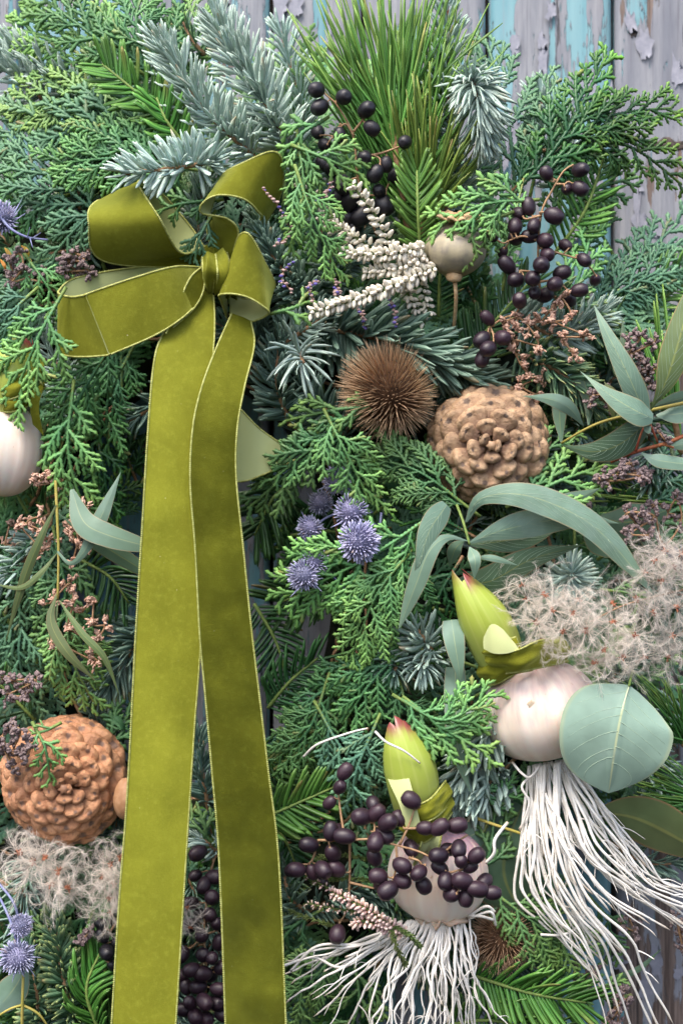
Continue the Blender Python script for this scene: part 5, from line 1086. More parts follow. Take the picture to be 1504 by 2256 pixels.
leaf(e4, '994,1366,102 1002,1420,108 1010,1470,108 1014,1510,104', 48, shape=[.8, .97, 1, .97, .9, .8, .68, .52, .36, .18, .01], name='blade', cup=.08)
e5 = thing('eucalyptus_leaf', P(1010, 1500, 92), 'long pale eucalyptus leaf hanging behind the glossy cypress, left of the right bulb', 'leaf')
leaf(e5, '1002,1470,88 1004,1560,96 1008,1650,100 1036,1748,96', 52, shape=[.8, .95, 1, 1, .95, .9, .8, .65, .45, .2, .01], name='blade', cup=.08)
e6 = thing('eucalyptus_leaf', P(1380, 1500, 120), 'large round powdery grey-green leaf covering the right side of the right bulb', 'leaf')
leaf(e6, '1385,1510,122 1366,1580,132 1352,1660,132 1340,1748,122', 244, 'euc_round', name='blade', veins=7, vw=.00016, shape=[.02, .38, .62, .77, .87, .94, .98, 1, 1, 1, .98, .95, .91, .85, .77, .67, .52, .30, .01], cup=.05, n=40, m=25, wave=.02)
stem(e6, '1394,1478,112 1389,1495,120 1385,1512,124', .9, .8, 'twig_green', name='leaf_stalk')
C_ = P(1385, 1512, 0)
def vein(r, pts, w0=.00035): C = T_curve(pts, None, 8); part('vein', MB().add(*tube(C, np.linspace(w0, w0 * .5, len(C)), 5)), VE, r)
VE = simple('pale leaf vein', (.50, .58, .38), (.55, .6, .4), 200)
vein(e6, '1385,1512,123.2 1366,1580,132.6 1352,1660,132.6 1341,1740,123', .0006)
for g in () and ('1378,1535,127.6 1340,1580,131 1285,1630,130 1258,1680,127', '1376,1545,128.6 1410,1580,131.2 1440,1640,129.6 1450,1680,128', '1362,1600,132.8 1325,1640,132 1300,1690,129.5', '1363,1610,132.8 1395,1650,132.2 1408,1700,128.6'): vein(e6, g, .00022)
e7 = thing('eucalyptus_leaf', P(1400, 1800, 80), 'broad olive-green leaf behind the white roots, reaching the right edge', 'leaf')
leaf(e7, '1305,1790,86 1390,1800,92 1470,1835,92 1580,1900,84', 120, 'euc_olive', name='blade', shape=[.05, .4, .7, .92, 1, 1, .9, .8, .6, .3, .02], roll=-20, m=15)
e8 = thing('eucalyptus_leaf', P(1110, 1880, 70), 'large dull round leaf behind the roots, between the two lower bulbs', 'leaf')
leaf(e8, '1150,1775,68 1120,1850,76 1110,1930,76 1150,2020,68', 190, 'euc_dark', name='blade', shape=[.3, .7, .92, 1, 1, 1, .92, .8, .6, .3, .02], m=17)
e9 = thing('eucalyptus_leaf', P(1040, 1870, 74), 'grey-green leaf peeping out above the purple bulb shoulder', 'leaf')
leaf(e9, '1090,1830,74 1040,1840,80 1000,1880,78', 80, 'euc', name='blade'); stem(e9, '1035,1798,84 1090,1818,88 1150,1838,86', 1.1, 1.0, 'euc_stem', name='leaf_stalk')
e10 = thing('eucalyptus_sprig', P(125, 1080, 105), 'slim hanging eucalyptus sprig with a yellow stem at the left', 'eucalyptus sprig')
stem(e10, '122,1050,100 126,1140,106 129,1220,108 127,1320,108', 1.1, .8, 'euc_stem')
leaf(e10, '124,1112,106 92,1180,112 55,1270,112 12,1415,104', 22, 'euc_olive', roll=20); leaf(e10, '126,1218,108 90,1262,112 45,1295,112 -20,1285,106', 13, 'euc_olive')
leaf(e10, '126,1215,110 155,1242,118 185,1215,120 222,1140,118 266,1040,108', 34, 'euc', shape=[.15, .2, .3, .5, .75, .95, 1, .8, .55, .25, .01], roll=-10)
leaf(e10, '158,1078,112 185,1150,122 240,1180,124 320,1203,118', 56, 'euc', shape=[.15, .4, .65, .85, 1, 1, .95, .9, .8, .7, .5], roll=15)
leaf(e10, '128,1130,106 170,1165,104 240,1210,98 330,1265,90', 40, 'euc_dark', shape=[.05, .1, .2, .5, .9, 1, 1, 1, .9, .8, .6])
leaf(e10, '125,1308,108 112,1370,114 150,1440,116 215,1505,108', 26, 'euc_olive', roll=10); leaf(e10, '130,1322,108 180,1395,114 230,1450,114 264,1535,106', 17, 'euc_olive')
leaf(e10, '128,1320,108 118,1380,110 102,1428,106', 9, 'euc_olive')
e11 = thing('eucalyptus_sprig', P(40, 2180, 90), 'thin branching stem with a grey-green leaf at the bottom left corner', 'eucalyptus sprig')
stem(e11, '48,2290,92 50,2190,98 52,2130,94', 1.1, .9, 'euc_stem'); stem(e11, '50,2215,96 20,2225,98 -20,2250,94', .9, .7, 'euc_stem', name='side_stem'); stem(e11, '50,2215,96 85,2235,98 110,2270,94', .9, .7, 'euc_stem', name='side_stem')
leaf(e11, '60,2125,84 30,2180,88 -30,2250,84', 70, 'euc')
e12 = thing('eucalyptus_sprig', P(1440, 1180, 60), 'dim grey-green leaves in the gap above the clematis fluff', 'eucalyptus sprig')
leaf(e12, '1320,1140,60 1390,1150,66 1480,1120,60', 90, 'euc_dark'); leaf(e12, '1360,1230,70 1300,1170,74 1260,1160,70', 70, 'euc_dark'); leaf(e12, '1460,1230,60 1430,1170,64 1400,1120,60', 60, 'euc_dark')
e13 = thing('eucalyptus_leaf', P(1420, 2120, 60), 'thin green leaf tip over the lower right boards', 'leaf'); leaf(e13, '1330,2160,56 1400,2140,62 1458,2090,58', 16, 'euc_dark', name='blade')

# ================================================================ BERRIES
berry_cluster('cluster of matt black berries below the pine tuft at the top', 'berry clusters', 'black', ['830,520,70 790,400,84 778,300,92 745,235,94 715,205,94', '780,300,92 760,272,94 735,300,92', '800,345,88 845,335,92 890,318,92', '778,290,92 800,262,94 812,245,94', '790,390,84 750,400,80 730,385,80', '800,430,80 850,430,82'],
  '697,197,100,22 704,235,98,20 757,213,100,21 807,241,100,21 819,282,98,21 748,298,92,20 715,318,86,19 892,312,98,18 803,347,98,18 826,382,96,22 849,362,90,20 730,372,86,19 755,405,84,24 770,445,80,24 835,420,88,18 845,452,84,24 795,475,78,24 745,440,76,22 712,360,80,19 780,500,74,20 760,480,76,20 700,290,82,18 870,385,80,18', seed=11)
berry_cluster('cluster of plum-dark berries on an arching stalk at the upper right', 'berry clusters', 'purple', ['1190,660,84 1185,560,98 1192,470,106 1215,420,108 1240,378,108 1262,362,108', '1192,474,106 1160,482,108', '1188,530,102 1150,520,104 1120,530,102', '1188,545,100 1240,560,100 1275,570,100', '1185,600,94 1145,595,96', '1190,620,90 1230,615,94', '1150,690,84 1110,700,88 1080,720,90', '1225,405,108 1245,405,108', '1225,398,108 1208,388,108'],
  '1203,381,110,18 1278,374,112,20 1278,415,110,21 1250,415,104,18 1164,454,104,18 1220,475,110,20 1134,498,102,18 1176,497,108,19 1143,470,98,17 1080,515,98,17 1134,526,98,18 1167,520,100,17 1200,529,106,18 1205,560,106,20 1116,583,100,19 1136,616,100,19 1192,583,110,20 1173,613,106,19 1222,625,106,20 1238,600,98,18 1286,572,104,18 1276,639,100,17 1311,616,92,14 1144,662,102,20 1177,644,96,18 1073,700,92,18 1061,748,98,19 1106,744,98,20 1075,768,104,21 1062,790,92,20 1245,540,92,17 1110,556,92,17 1200,650,90,18 1255,660,84,16', seed=12)
berry_cluster('wide cluster of plum-dark berries hanging in front of the lower bulb', 'berry clusters', 'purple', ['700,1852,112 760,1852,120 820,1850,124 870,1862,126 940,1885,128 1000,1935,130 1050,1955,130', '880,1862,126 900,1820,126 912,1785,126', '890,1826,126 940,1826,126 990,1824,124', '820,1850,124 825,1820,122 815,1800,120', '872,1865,126 874,1900,126 866,1940,124', '960,1895,128 1000,1860,126 1030,1840,122', '985,1925,128 1020,1915,128', '760,1852,120 750,1790,114 745,1745,112', '700,1855,112 690,1890,112 680,1905,112', '770,1850,118 770,1930,110 765,2000,106 745,2040,104', '770,1945,110 810,1955,112 835,1960,112', '900,1890,124 925,1900,126 935,1930,124'],
  '905,1763,128,20 760,1700,116,20 748,1735,116,18 726,1769,110,17 728,1831,118,21 758,1843,122,20 796,1800,122,22 829,1792,122,20 822,1772,112,18 854,1813,128,22 878,1803,120,18 936,1825,128,20 968,1823,130,21 1007,1819,126,20 680,1862,116,20 733,1880,114,20 652,1917,116,21 711,1917,120,22 688,1922,112,17 740,1915,114,19 827,1856,128,21 845,1842,122,20 824,1889,116,20 905,1870,118,20 966,1886,132,22 1010,1871,130,21 1049,1886,132,21 1015,1898,132,19 1035,1909,126,18 987,1872,122,17 885,1908,132,20 886,1942,128,20 922,1924,132,21 933,1952,124,20 832,1931,126,20 854,1963,130,21 838,1948,118,18 981,1942,132,20 968,1912,126,18 994,1971,130,20 1018,1942,134,21 1026,1979,130,19 1052,1960,134,20 1066,1944,126,18 1084,1968,132,19 743,2059,108,20 712,1945,106,15 640,1918,106,15 740,1830,108,17', seed=13)
berry_cluster('heap of dark berries seen between the two ribbon tails at the bottom', 'berry clusters', 'purple', ['500,1850,74 470,1900,82 455,1990,88 450,2060,90 455,2140,92 450,2260,88', '455,1990,88 480,1970,90', '452,2060,90 420,2090,90', '455,2140,92 490,2120,90', '450,2200,90 420,2230,90', '452,2060,90 480,2050,90'],
  '436,1880,88,19 472,1933,90,19 450,1950,92,18 467,1978,96,19 419,1991,88,17 462,2016,96,18 477,2036,94,18 422,2039,92,19 444,2062,98,18 482,2077,90,18 447,2105,98,19 467,2112,100,17 402,2105,90,18 422,2138,100,20 446,2146,98,19 490,2132,92,19 482,2180,98,18 437,2175,96,20 450,2208,104,20 419,2211,98,19 477,2211,96,19 404,2226,92,18 430,2240,98,20 492,2236,94,19 455,2246,96,19 410,2175,88,18 465,2150,88,18 400,2150,86,17 440,2015,84,17 430,1930,82,15', seed=14)
berry_cluster('few dark berries just left of the left ribbon tail', 'berry clusters', 'black', ['280,2000,74 240,2060,82 230,2110,84'], '235,2099,90,19 225,2062,84,17 222,2036,80,15 250,2128,86,17 262,2080,78,17', seed=15)

# ================================================================ THISTLES
def thistle(x, y, d, Rp, label, seed, ax=(0, -1, .25), stem_to=None, nb=10, brl=2.0, n=210, elong=1.15, group=None):
    rng = np.random.default_rng(seed); c = P(x, y, d); ax = nrm(np.array(ax, float)); B = basis(ax[None], (0, 0, 1))[0]; e1, e2 = B[:, 1], B[:, 2]; R_ = Rp * .3 * mm * .8
    r = thing('sea_holly', c, label, 'thistle flower', group); k = np.arange(n); cz = 1 - 1.8 * (k + .5) / n; sn = np.sqrt(1 - cz ** 2); az = k * 2.39996
    rd = np.cos(az)[:, None] * e1 + np.sin(az)[:, None] * e2; pos = c + (ax * (cz * elong)[:, None] + rd * sn[:, None]) * R_ * .85
    out = nrm(ax * cz[:, None] + rd * sn[:, None] + ax * .35 + rng.normal(0, .12, (n, 3))); T = T_needle(4, .1, .12, .1)
    part('florets', MB().add(*instance(*T, pos, basis(out, ax), R_ * .5 * rng.uniform(.55, 1.45, n), rng.random(n))), M['thistle'], r, 'stuff')
    V, F, A = T_ellip(9, 14); part('head', MB().add(c + (V[:, :1] * ax * elong + V[:, 1:2] * e1 + V[:, 2:] * e2) * R_ * .86, F, A * [.2, 1, 1]), M['thistle'], r)
    T = T_needle(8, .12, .055, .02); V = T[0].copy(); V[:, 1] *= np.where(V[:, 0] < .3, .5 + V[:, 0] * 1.7, 1.3 * (1 - V[:, 0])) 
    b0 = c - ax * R_ * elong * .8
    for i in range(nb):
        a = i / nb * 2 * pi + rng.normal(0, .15); X = nrm(cos(a) * e1 + sin(a) * e2 + ax * rng.uniform(.05, .5)); R = basis(X[None], ax)[0]; L = R_ * brl * rng.uniform(.8, 1.25)
        part('bract', MB().add((V * [L, L * 1.4, L]) @ R.T + b0, T[1], T[2]), M['bract'], r)
    if stem_to: part('stem', MB().add(*tube(catmull(np.vstack([[b0], PT(stem_to)]), 6), .0009, 6)), M['blue_stem'], r)
thistle(742, 1058, 84, 30, 'dim blue thistle at the top of the group of thistles', 21, stem_to='780,1100,70 820,1130,66')
thistle(773, 1124, 100, 34, 'blue-grey thistle second from the top, seen from the side', 22, ax=(.1, -.7, .6), stem_to='810,1150,80 850,1165,70')
thistle(682, 1163, 84, 27, 'small blue thistle left of its neighbours', 23, ax=(-.2, -.8, .3), stem_to='720,1140,66 780,1120,60')
thistle(791, 1194, 110, 43, 'largest and brightest blue thistle, in the middle of the group', 24, ax=(.15, -.9, .15), stem_to='830,1180,84 840,1130,76', n=360, nb=11, brl=1.4)
thistle(706, 1108, 62, 26, 'shaded thistle between the top and left ones', 25, ax=(.1, -.7, .6))
thistle(692, 1236, 100, 31, 'thistle behind the lowest one', 26, ax=(.3, -.7, .5), stem_to='730,1270,84 760,1300,70')
thistle(668, 1268, 106, 33, 'lowest blue thistle of the group, above the big bright cypress', 27, ax=(-.3, -.8, .25), stem_to='720,1320,84 780,1350,70')
thistle(2, 478, 92, 34, 'spiky blue thistle at the left edge beside the bow', 28, ax=(-.2, -.8, .5), nb=11, brl=2.2)
thistle(46, 2040, 96, 25, 'upper blue thistle at the bottom left', 29, ax=(.2, -.8, .3), stem_to='30,1990,96 0,1950,90 -20,1930,86', brl=2.0)
thistle(38, 2112, 100, 36, 'lower and larger blue thistle at the bottom left', 30, ax=(.05, -.9, .1), stem_to='30,2050,98 5,1990,92 -20,1950,86', brl=1.7)
st_ = thing('thistle_stem', P(40, 510, 100), 'bare violet-blue thistle stem with small spines at the left edge', 'thistle stem')
stem(st_, '-10,460,96 20,500,104 60,522,106 105,528,100', 1.0, .7, 'blue_stem'); 
for g in ('60,522,106 66,500,110', '66,524,106 72,545,110', '72,524,106 90,512,108'): stem(st_, g, .5, .2, 'blue_stem', name='spine')
yl = thing('yellow_leaves', P(30, 560, 84), 'few small yellow-orange curled leaves under the left thistle', 'leaves')
for g, w_ in (('10,545,74 22,560,80 34,570,78', 9), ('46,540,74 60,552,80 64,572,78', 9), ('0,570,76 10,585,82 12,600,78', 8), ('58,565,74 68,575,80 70,584,78', 7)):
    C = T_curve(g, None, 8); part('leaf', MB().add(*leafmesh(C, [x * w_ * .15 * mm for x in (.1, .8, 1, .7, .1)], n=12, m=5)), M['yellow_leaf'], yl)

# ================================================================ HEATHER
def florets_mesh(mat, key):
    if key not in USED:
        V, F, A = T_ellip(9, 10, 1.0, .25); V[:, 1:] *= .29; V[:, 0] = V[:, 0] * .5 + .5; A[:, 0] = V[:, 0]; USED[key] = MB().add(V, F, A).mesh('bell', M[mat])
    return USED[key]
def heather(axes, label, seed, mat='heath', L=6.0, per=1.35, group='heather sprigs', green=True):
    rng = np.random.default_rng(seed); Cs = [T_curve(a, None, 8) for a in axes]; r = thing('heather_sprig', Cs[0][0], label, 'heather sprig', group); me = florets_mesh(mat, 'bell_' + mat)
    st, gr = MB(), MB()
    for C in Cs:
        C, ln = resample(C, 60); T, B, N = frames(C); st.add(*tube(C[::3], .0006, 5)); n = int(ln * 1000 * per * .78)
        for i in range(n):
            s = (i + rng.random()) / n; j = min(59, int(s * 59)); a = (i % 5) * 1.05 - 2.1 + rng.normal(0, .2); dr = N[j] * cos(a) + B[j] * sin(a)
            X = nrm(dr * 1.0 + T[j] * rng.uniform(.2, .8) + np.array([0, 0, -.15]) + rng.normal(0, .1, 3)); l = L * 1.15 * mm * rng.uniform(.75, 1.1) * (1 - .25 * s)
            inst('bell', me, r, C[j] + dr * .0008, basis(X[None], N[j])[0], (l, l, l))
            if green:
                V, F, A = T_needle(4, .1, .12, .08); 
                for q in range(2): X2 = nrm(X + rng.normal(0, .5, 3)); gr.add((V * .0028) @ basis(X2[None], N[j])[0].T + C[j], F, A)
    part('stem', st, M['heath_green'], r)
    if green: part('leaves', gr, M['heath_green'], r, 'stuff')
    return r
heather(['860,545,104 830,480,110 775,405,112'], 'white heather spike with separated bells lying over the black berries', 31, per=1.1, L=6.2)
heather(['960,590,98 840,640,110 680,690,116'], 'longest white heather spike, its tip pointing down left', 32, per=1.75, L=6.4)
heather(['935,545,100 850,560,108 745,555,104', '940,565,98 880,590,104 800,600,100'], 'densest white heather spike left of the poppy head', 33, per=2.0, L=6)
heather(['840,560,94 780,520,100 700,470,94', '780,525,98 735,500,96 712,450,92'], 'pinkish-white heather spike partly under the hanging cypress', 34, per=1.3, L=5.5)
heather(['900,560,86 930,630,92 945,690,86', '880,590,84 900,650,88 935,710,84'], 'drooping white heather spikes under the poppy head', 35, per=1.3, L=5.5)
heather(['700,440,88 665,410,90 650,385,86'], 'few round heather buds beside the tall bow loop', 36, per=.7, L=4.2, green=False)
heather(['890,2060,112 800,2000,120 725,1965,114', '870,2050,112 800,2030,118 780,2040,112'], 'pink and white heather sprig in front of the lower bulb', 37, mat='heath_pink', L=4.6, per=2.0)
heather(['800,1990,108 730,1960,112 670,1930,106', '790,2010,106 720,2000,110 670,1990,104'], 'budding pink heather sprig left of the lower bulb', 38, mat='heath_pink', L=2.8, per=1.2)
def greens(pts, label, seed):
    rng = np.random.default_rng(seed); C, ln = resample(T_curve(pts), 50); r = thing('heather_tip', C[0], label, 'heather tip', 'green heather tips'); n = 150; V, F, A = T_needle(4, .15, .13, .09)
    T, B, N = frames(C); j = rng.integers(0, 50, n); a = rng.uniform(-2, 2, n); X = nrm((N[j] * np.cos(a)[:, None] + B[j] * np.sin(a)[:, None]) * .8 + T[j] * .9)
    part('leaves', MB().add(*instance(V, F, A, C[j], basis(X, (0, -1, .1)), rng.uniform(2.2, 3.6, n) * mm, rng.random(n))), M['heath_green'], r, 'stuff'); part('stem', MB().add(*tube(C, .0006, 5)), M['heath_green'], r)
greens('820,1900,104 770,1885,110 700,1890,104', 'green heather tip under the left berries of the wide cluster', 1)
greens('850,2030,112 900,2060,120 925,2085,116', 'green heather tip hanging at the base of the lower bulb', 2)
greens('860,2040,116 870,2080,122 892,2125,116', 'green heather tip dangling over the white roots', 3)
greens('820,1940,104 760,1935,108 690,1945,104', 'dull green heather tip above the pink heather', 4)
greens('760,2050,104 700,2030,108 640,2010,102', 'dull green heather tip between ribbon tail and pink heather', 5)

# ================================================================ SMALL DRIED THINGS
def dried(label, blobs, seed, mat='dried', size=2.6, n=26, rad_px=26, name='dried_flower', cat='dried flowers', group=None, elong=2.1, spread=1.0, stalk='twig', d=90):
    """panicle: a stalk with side twigs, each tipped by a small spike of bracts"""
    rng = np.random.default_rng(seed); B_ = [tuple(float(v) for v in b.split(',')) for b in blobs.split()]; P0 = [P(b[0], b[1], b[2] if len(b) > 2 else d) for b in B_]
    r = thing(name, P0[0], label, cat, group); st, sd_ = MB(), MB(); E = T_ellip(5, 6, 1.0, .3); st.add(*tube(catmull(P0, 5) if len(P0) > 1 else [P0[0], P0[0] + [0, .01, -.02]], .0007, 5))
    for c in P0:
        m = max(3, int(n / 6))
        for i in range(m):
            dv = nrm(rng.normal(0, 1, 3) * [1, .6, 1]) ; e = c + dv * rad_px * .3 * mm * rng.uniform(.4, 1) * spread; mid = (c + e) / 2 + rng.normal(0, .001, 3); q = catmull([c, mid, e], 5); st.add(*tube(q, .00035, 4))
            k = rng.integers(6, 12); s = rng.random(k); pp = mid + (e - mid) * s[:, None] * 1.15 + rng.normal(0, .0004 * size / 2.6, (k, 3)) * 1.5; X = nrm(dv + rng.normal(0, .6, (k, 3)))
            V = E[0] * [1, 1 / elong, 1 / elong]; sd_.add(*instance(V, E[1], E[2], pp, basis(X, (0, -1, .2)), size * .62 * mm * rng.uniform(.7, 1.25, k), rng.random(k)))
    part('stalk', st, M[stalk], r); part('bracts' if mat == 'dried' else 'seeds', sd_, M[mat], r, 'stuff')
dried('pinkish-brown dried flower spray beneath the plum berries, tips to the right', '1190,710,92 1215,680,98 1235,655,100 1260,700,100 1225,710,98 1290,740,100 1240,745,98 1265,780,98', 41, rad_px=24, size=3.4)
dried('pinkish-brown dried flower spray left of its neighbour under the plum berries', '1120,760,88 1110,715,92 1140,700,96 1165,720,98 1185,760,96 1130,750,94 1145,800,90 1170,830,88', 42, rad_px=24, size=3.4)
dried('small dried flower spray tucked above the big pinecone', '1195,830,84 1150,850,86 1180,870,84', 43, rad_px=22, size=3.0)
dried('pinkish dried flowers tucked under the left bulb', '110,1060,98 95,1045,102 80,1068,100 130,1062,98', 44, rad_px=20, size=3.2)
dried('pinkish-brown dried flowers left of the hanging eucalyptus stem', '110,1190,92 60,1155,96 85,1140,98 100,1170,100 40,1150,92 95,1215,96', 45, rad_px=24, size=3.2)
dried('pinkish-brown dried flowers right of the hanging eucalyptus stem', '150,1150,94 160,1180,98 175,1210,100 170,1160,98 190,1120,96 160,1240,96', 46, rad_px=24, size=3.0)
dried('lower pinkish-brown dried flowers around the hanging eucalyptus', '130,1300,92 110,1330,98 155,1285,98 160,1330,100 150,1380,100 175,1400,98', 47, rad_px=24, size=3.0)
dried('lowest dried flower spray left of the ribbon tail', '180,1350,92 205,1320,98 205,1375,100 230,1380,98 215,1410,98 200,1440,96 215,1460,94 115,1410,96', 48, rad_px=22, size=3.0)
dried('brown dried sprig at the far left above the lower left fluff', '20,1160,70 10,1200,74', 49)
G_ = dict(mat='seed_grey', name='seed_head', cat='seed heads', size=2.3, elong=1.15, stalk='twig')
dried('grey-purple seed heads right of the long pointing eucalyptus leaf', '1400,775,84 1380,750,90 1410,745,92 1385,780,90 1440,755,90', 51, rad_px=26, n=42, **G_)
dried('grey-purple seed heads beside the sparse pine needles', '1430,830,84 1420,805,88 1440,815,90 1400,815,88 1430,845,86', 52, rad_px=22, n=38, **G_)
dried('small grey seed heads between the eucalyptus leaves', '1330,885,84 1310,870,90 1300,880,90 1335,865,88 1345,900,84', 53, rad_px=20, n=32, **G_)
dried('grey-purple seed heads under the red eucalyptus stem', '1400,1040,92 1385,1020,98 1360,1040,98 1410,1050,98 1340,1060,96 1325,1050,92 1425,1040,94', 54, rad_px=24, n=42, **G_)
dried('greyish seed heads just above the right clematis fluff', '1400,1150,88 1380,1130,92 1415,1130,92 1440,1140,88 1390,1175,94 1430,1180,92', 55, rad_px=24, n=42, **G_)
dried('seed heads at the right edge above the fluff', '1470,1130,78 1490,1100,80 1500,1150,78 1460,1200,82 1440,1110,80', 56, rad_px=26, n=36, **G_)
dried('sparse seed heads below the fresh cypress, right of the pinecone', '1290,1110,82 1285,1135,86 1300,1120,86', 57, rad_px=18, n=26, **G_)
dried('grey seed heads on the red stem beside the yellow one', '1460,960,92 1445,945,96 1465,970,98', 58, rad_px=16, n=26, **G_)
dried('grey-purple seed heads left of the upper bow loop', '170,600,84 150,575,90 185,575,90 170,560,90 140,595,88 195,595,88', 61, rad_px=24, n=42, **G_)
dried('grey-brown seed heads at the left edge under the thistle', '30,600,84 20,570,88 45,560,88 50,590,88 30,620,86 90,600,84', 62, rad_px=24, n=36, **G_)
dried('upper grey-purple seed heads at the left edge above the orange pinecone', '60,1510,94 30,1500,98 80,1500,98 20,1530,98 55,1530,98 10,1490,94', 63, rad_px=26, n=46, **G_)
dried('large grey-purple seed heads overlapping the orange pinecone', '30,1650,112 45,1610,118 20,1600,116 65,1640,120 50,1670,118 10,1650,114 30,1690,112 5,1620,110', 64, rad_px=26, n=52, **G_)
dried('grey seed heads at the lower right over the boards, the upper one', '1400,2030,70 1380,2010,74 1395,2050,74 1370,2040,72', 65, rad_px=22, n=36, **G_)
dried('grey seed heads at the lower right edge', '1500,2060,68 1490,2030,72 1504,2090,70', 66, rad_px=24, n=36, **G_)
dried('tall grey seed head standing at the bottom right', '1360,2256,74 1365,2215,78 1375,2185,78 1350,2230,76 1380,2200,78 1345,2250,76', 67, rad_px=20, n=36, **G_)
dried('small grey seed heads under the bright cypress at the lower right', '1300,2190,72 1290,2150,76 1310,2140,76 1280,2170,74', 68, rad_px=18, n=32, **G_)
dried('faint grey seed heads beside the dark berries at the lower left', '190,2060,84 200,2050,86 180,2075,86', 69, rad_px=16, n=30, **G_)
def lavender(label, spikes, seed):
    rng = np.random.default_rng(seed); Cs = [resample(T_curve(s), 20)[0] for s in spikes]; r = thing('lavender_sprig', Cs[0][0], label, 'lavender sprig', 'lavender sprigs'); st, a, b = MB(), MB(), MB(); E = T_ellip(5, 6)
    for C in Cs:
        st.add(*tube(C, .0004, 4))
        for i in range(20):
            pp = C[i] + rng.normal(0, .0009, 3) - [0, .0006, 0]; V = E[0] * [.0012, .0008, .0009] * rng.uniform(.8, 1.3); (b if rng.random() < .3 else a).add(V + pp, E[1], E[2])
    part('stem', st, M['twig'], r); part('buds', a, M['lav'], r, 'stuff'); part('petals', b, M['lav_blue'], r, 'stuff')
lavender('thin lavender sprig beside the top of the tall bow loop', ['640,500,108 610,450,116 578,415,118'], 1)
lavender('thin lavender sprig crossing the dense dark fir right of the bow', ['650,500,104 630,525,112 605,540,114'], 2)
lavender('lavender sprigs hanging right of the lower right bow loop', ['640,580,108 620,610,112 640,640,112', '700,620,104 680,630,112 690,660,110'], 3)
lavender('lavender sprig under the hanging cypress, near the white heather', ['740,620,104 745,650,108 740,640,108', '730,400,104 715,430,110 700,440,110'], 4)
lavender('lavender sprig in front of the long blue-green fir branch', ['860,660,100 870,690,104 872,720,100', '790,680,96 800,700,100 800,720,98'], 5)

# ================================================================ POPPY HEAD
pc = P(1003, 548, 92); pr = thing('poppy_head', pc, 'dried grey poppy seed head on an upright stalk, right of the white heather', 'poppy seed head')
axp = nrm(np.array([.06, -.35, 1.])); Bp = basis(axp[None], (0, -1, 0))[0]; t = np.linspace(0, 1, 22); prof = np.stack([(t - .5) * .036, .0205 * np.sin(pi * (t * .93 + .05)) ** .62], 1)
V, F, A = lathe(prof, 44, lambda x, a: 1 + .018 * np.cos(a * 11)); part('capsule', MB().add(V @ Bp.T + pc, F, A), M['poppy'], pr)
V, F, A = lathe(np.array([(-.0015, .001), (-.001, .010), (0, .0145), (.0012, .015), (.002, .0135), (.0016, .006), (.0022, .001)]), 66, lambda x, a: 1 + .16 * np.cos(a * 11) * (x > -.001) * 1.0); V[:, 0] += .0012 * np.cos(A[:, 1] * 2 * pi * 11)
part('crown', MB().add((V @ Bp.T) + pc + axp * .0205, F, A), M['poppy_crown'], pr)
V, F, A = lathe(np.array([(-.004, .002), (-.003, .0048), (-.001, .0055), (.001, .005), (.003, .003)]), 20); part('stalk_ring', MB().add(V @ Bp.T + P(1000, 607, 96), F, A), M['poppy_crown'], pr)
stem(pr, '1000,604,96 1004,660,92 998,735,70', 1.5, 1.1, 'poppy_crown', name='stalk')

# ================================================================ CLEMATIS FLUFF
def plume_head(seed):
    rng = np.random.default_rng(seed); fl, ac = MB(), MB(); hv, ha = [], []
    for i in range(15):
        dv = nrm(rng.normal(0, 1, 3) * [1, .8, 1]); L = rng.uniform(.020, .034); up = nrm(np.cross(dv, rng.normal(0, 1, 3))); cu = rng.uniform(1.5, 5.5); n = 22; s = np.linspace(0, 1, n)
        ang = cu * s ** 1.6; st = (np.cos(ang)[:, None] * dv + np.sin(ang)[:, None] * up) * L / n; C = np.cumsum(st, 0) + dv * .0012 + np.cross(dv, up) * (s ** 2 * rng.normal(0, .004))[:, None]
        fl.add(*tube(C, np.linspace(.00016, .00007, n), 3)); T = tangents(C)
        m = 115; j = rng.random(m) * (n - 2); j0 = j.astype(int); f = (j - j0)[:, None]; b = C[j0] * (1 - f) + C[j0 + 1] * f; side = nrm(np.cross(T[j0], rng.normal(0, 1, (m, 3)))); hd = nrm(side + T[j0] * 1.0); hl = rng.uniform(.0025, .0058, m)[:, None] * (1 - .4 * (j / n))[:, None]
        wv = nrm(np.cross(hd, rng.normal(0, 1, (m, 3)))) * .00004; mid = b + hd * hl * .55 + T[j0] * hl * .10; tip = b + hd * hl * .9 + T[j0] * hl * .55
        hv.append(np.stack([b - wv, b + wv, mid + wv * .8, mid - wv * .8, tip], 1).reshape(-1, 3)); ha.append(np.repeat(rng.random(m), 5))
        V, F, A = T_ellip(4, 5, 1, .3); ac.add((V * [.0014, .0005, .0005]) @ basis(dv[None], up)[0].T + dv * .0014, F, A)
    hv = np.vstack(hv); ha = np.concatenate(ha); k = np.arange(len(hv) // 5)[:, None] * 5
    fl.add(hv, [k + [0, 1, 2, 3], k + [3, 2, 4]], np.stack([ha * 0 + .5, ha, ha], 1))
    return fl.mesh('plumes', M['plume']), ac.mesh('seeds', M['achene'])
PH = [plume_head(k) for k in range(4)]
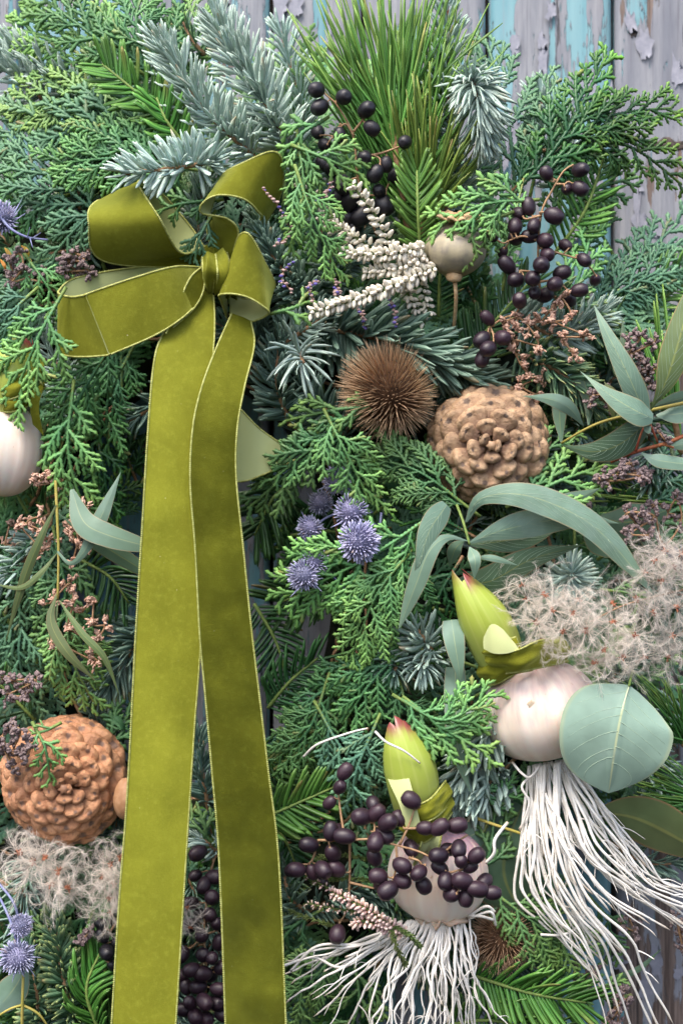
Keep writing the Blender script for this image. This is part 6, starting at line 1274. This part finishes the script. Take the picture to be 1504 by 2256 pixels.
def clematis(label, spots, seed, group=None, d=100, stalks=(), sc=1.0):
    rng = np.random.default_rng(seed); q = [tuple(float(v) for v in s.split(',')) for s in spots.split()]; r = thing('clematis_fluff', P(q[0][0], q[0][1], d), label, 'clematis seed heads', group)
    for (x, y, *z) in q:
        k = rng.integers(0, 4); R = np.array(Matrix.Rotation(rng.uniform(0, 6), 3, Vector(rng.normal(0, 1, 3)).normalized())); s = sc * rng.uniform(.9, 1.2); c = P(x, y, z[0] if z else d)
        o = inst('seed_head', PH[k][0], r, c, R, s); o['kind'] = 'stuff'; b = inst('seeds', PH[k][1], o, c, np.eye(3), 1); b.matrix_local = Matrix.Identity(4); b['kind'] = 'stuff'
    for g in stalks: stem(r, g, .7, .5, 'twig', name='stalk')
clematis('upper tuft of beige clematis fluff at the right edge', '1440,1235,112 1465,1215,108 1420,1260,112 1485,1250,108 1455,1280,110 1500,1220,100', 1)
clematis('wide beige clematis fluff above the right bulb, its left half', '1215,1345,122 1260,1350,128 1180,1370,118 1240,1390,126 1160,1320,108 1200,1310,112 1290,1390,124 1150,1290,100 1190,1410,118 1275,1320,116', 2, stalks=('1504,1300,96 1440,1315,104 1370,1335,112 1300,1370,118',))
clematis('wide beige clematis fluff above the round leaf, its right half', '1350,1370,124 1400,1400,124 1440,1350,118 1490,1340,112 1330,1430,124 1370,1450,120 1420,1450,116 1480,1400,110 1310,1460,116 1350,1330,112 1470,1450,104 1400,1320,108 1510,1410,100', 3)
clematis('beige clematis fluff under the orange pinecone', '100,1890,98 130,1920,100 75,1900,96 110,1950,98 40,1880,92 150,1960,96', 4, sc=1.1)
clematis('beige clematis fluff touching the left ribbon tail', '245,1905,98 225,1930,96 250,1950,98 240,1980,96 265,1890,98 245,2010,92', 5, sc=1.05)
clematis('thin wisp of clematis fluff between the ribbon tails', '412,2000,106 420,2045,106', 6, sc=.75)
# ---- sprigs in the shade round the hole of the wreath
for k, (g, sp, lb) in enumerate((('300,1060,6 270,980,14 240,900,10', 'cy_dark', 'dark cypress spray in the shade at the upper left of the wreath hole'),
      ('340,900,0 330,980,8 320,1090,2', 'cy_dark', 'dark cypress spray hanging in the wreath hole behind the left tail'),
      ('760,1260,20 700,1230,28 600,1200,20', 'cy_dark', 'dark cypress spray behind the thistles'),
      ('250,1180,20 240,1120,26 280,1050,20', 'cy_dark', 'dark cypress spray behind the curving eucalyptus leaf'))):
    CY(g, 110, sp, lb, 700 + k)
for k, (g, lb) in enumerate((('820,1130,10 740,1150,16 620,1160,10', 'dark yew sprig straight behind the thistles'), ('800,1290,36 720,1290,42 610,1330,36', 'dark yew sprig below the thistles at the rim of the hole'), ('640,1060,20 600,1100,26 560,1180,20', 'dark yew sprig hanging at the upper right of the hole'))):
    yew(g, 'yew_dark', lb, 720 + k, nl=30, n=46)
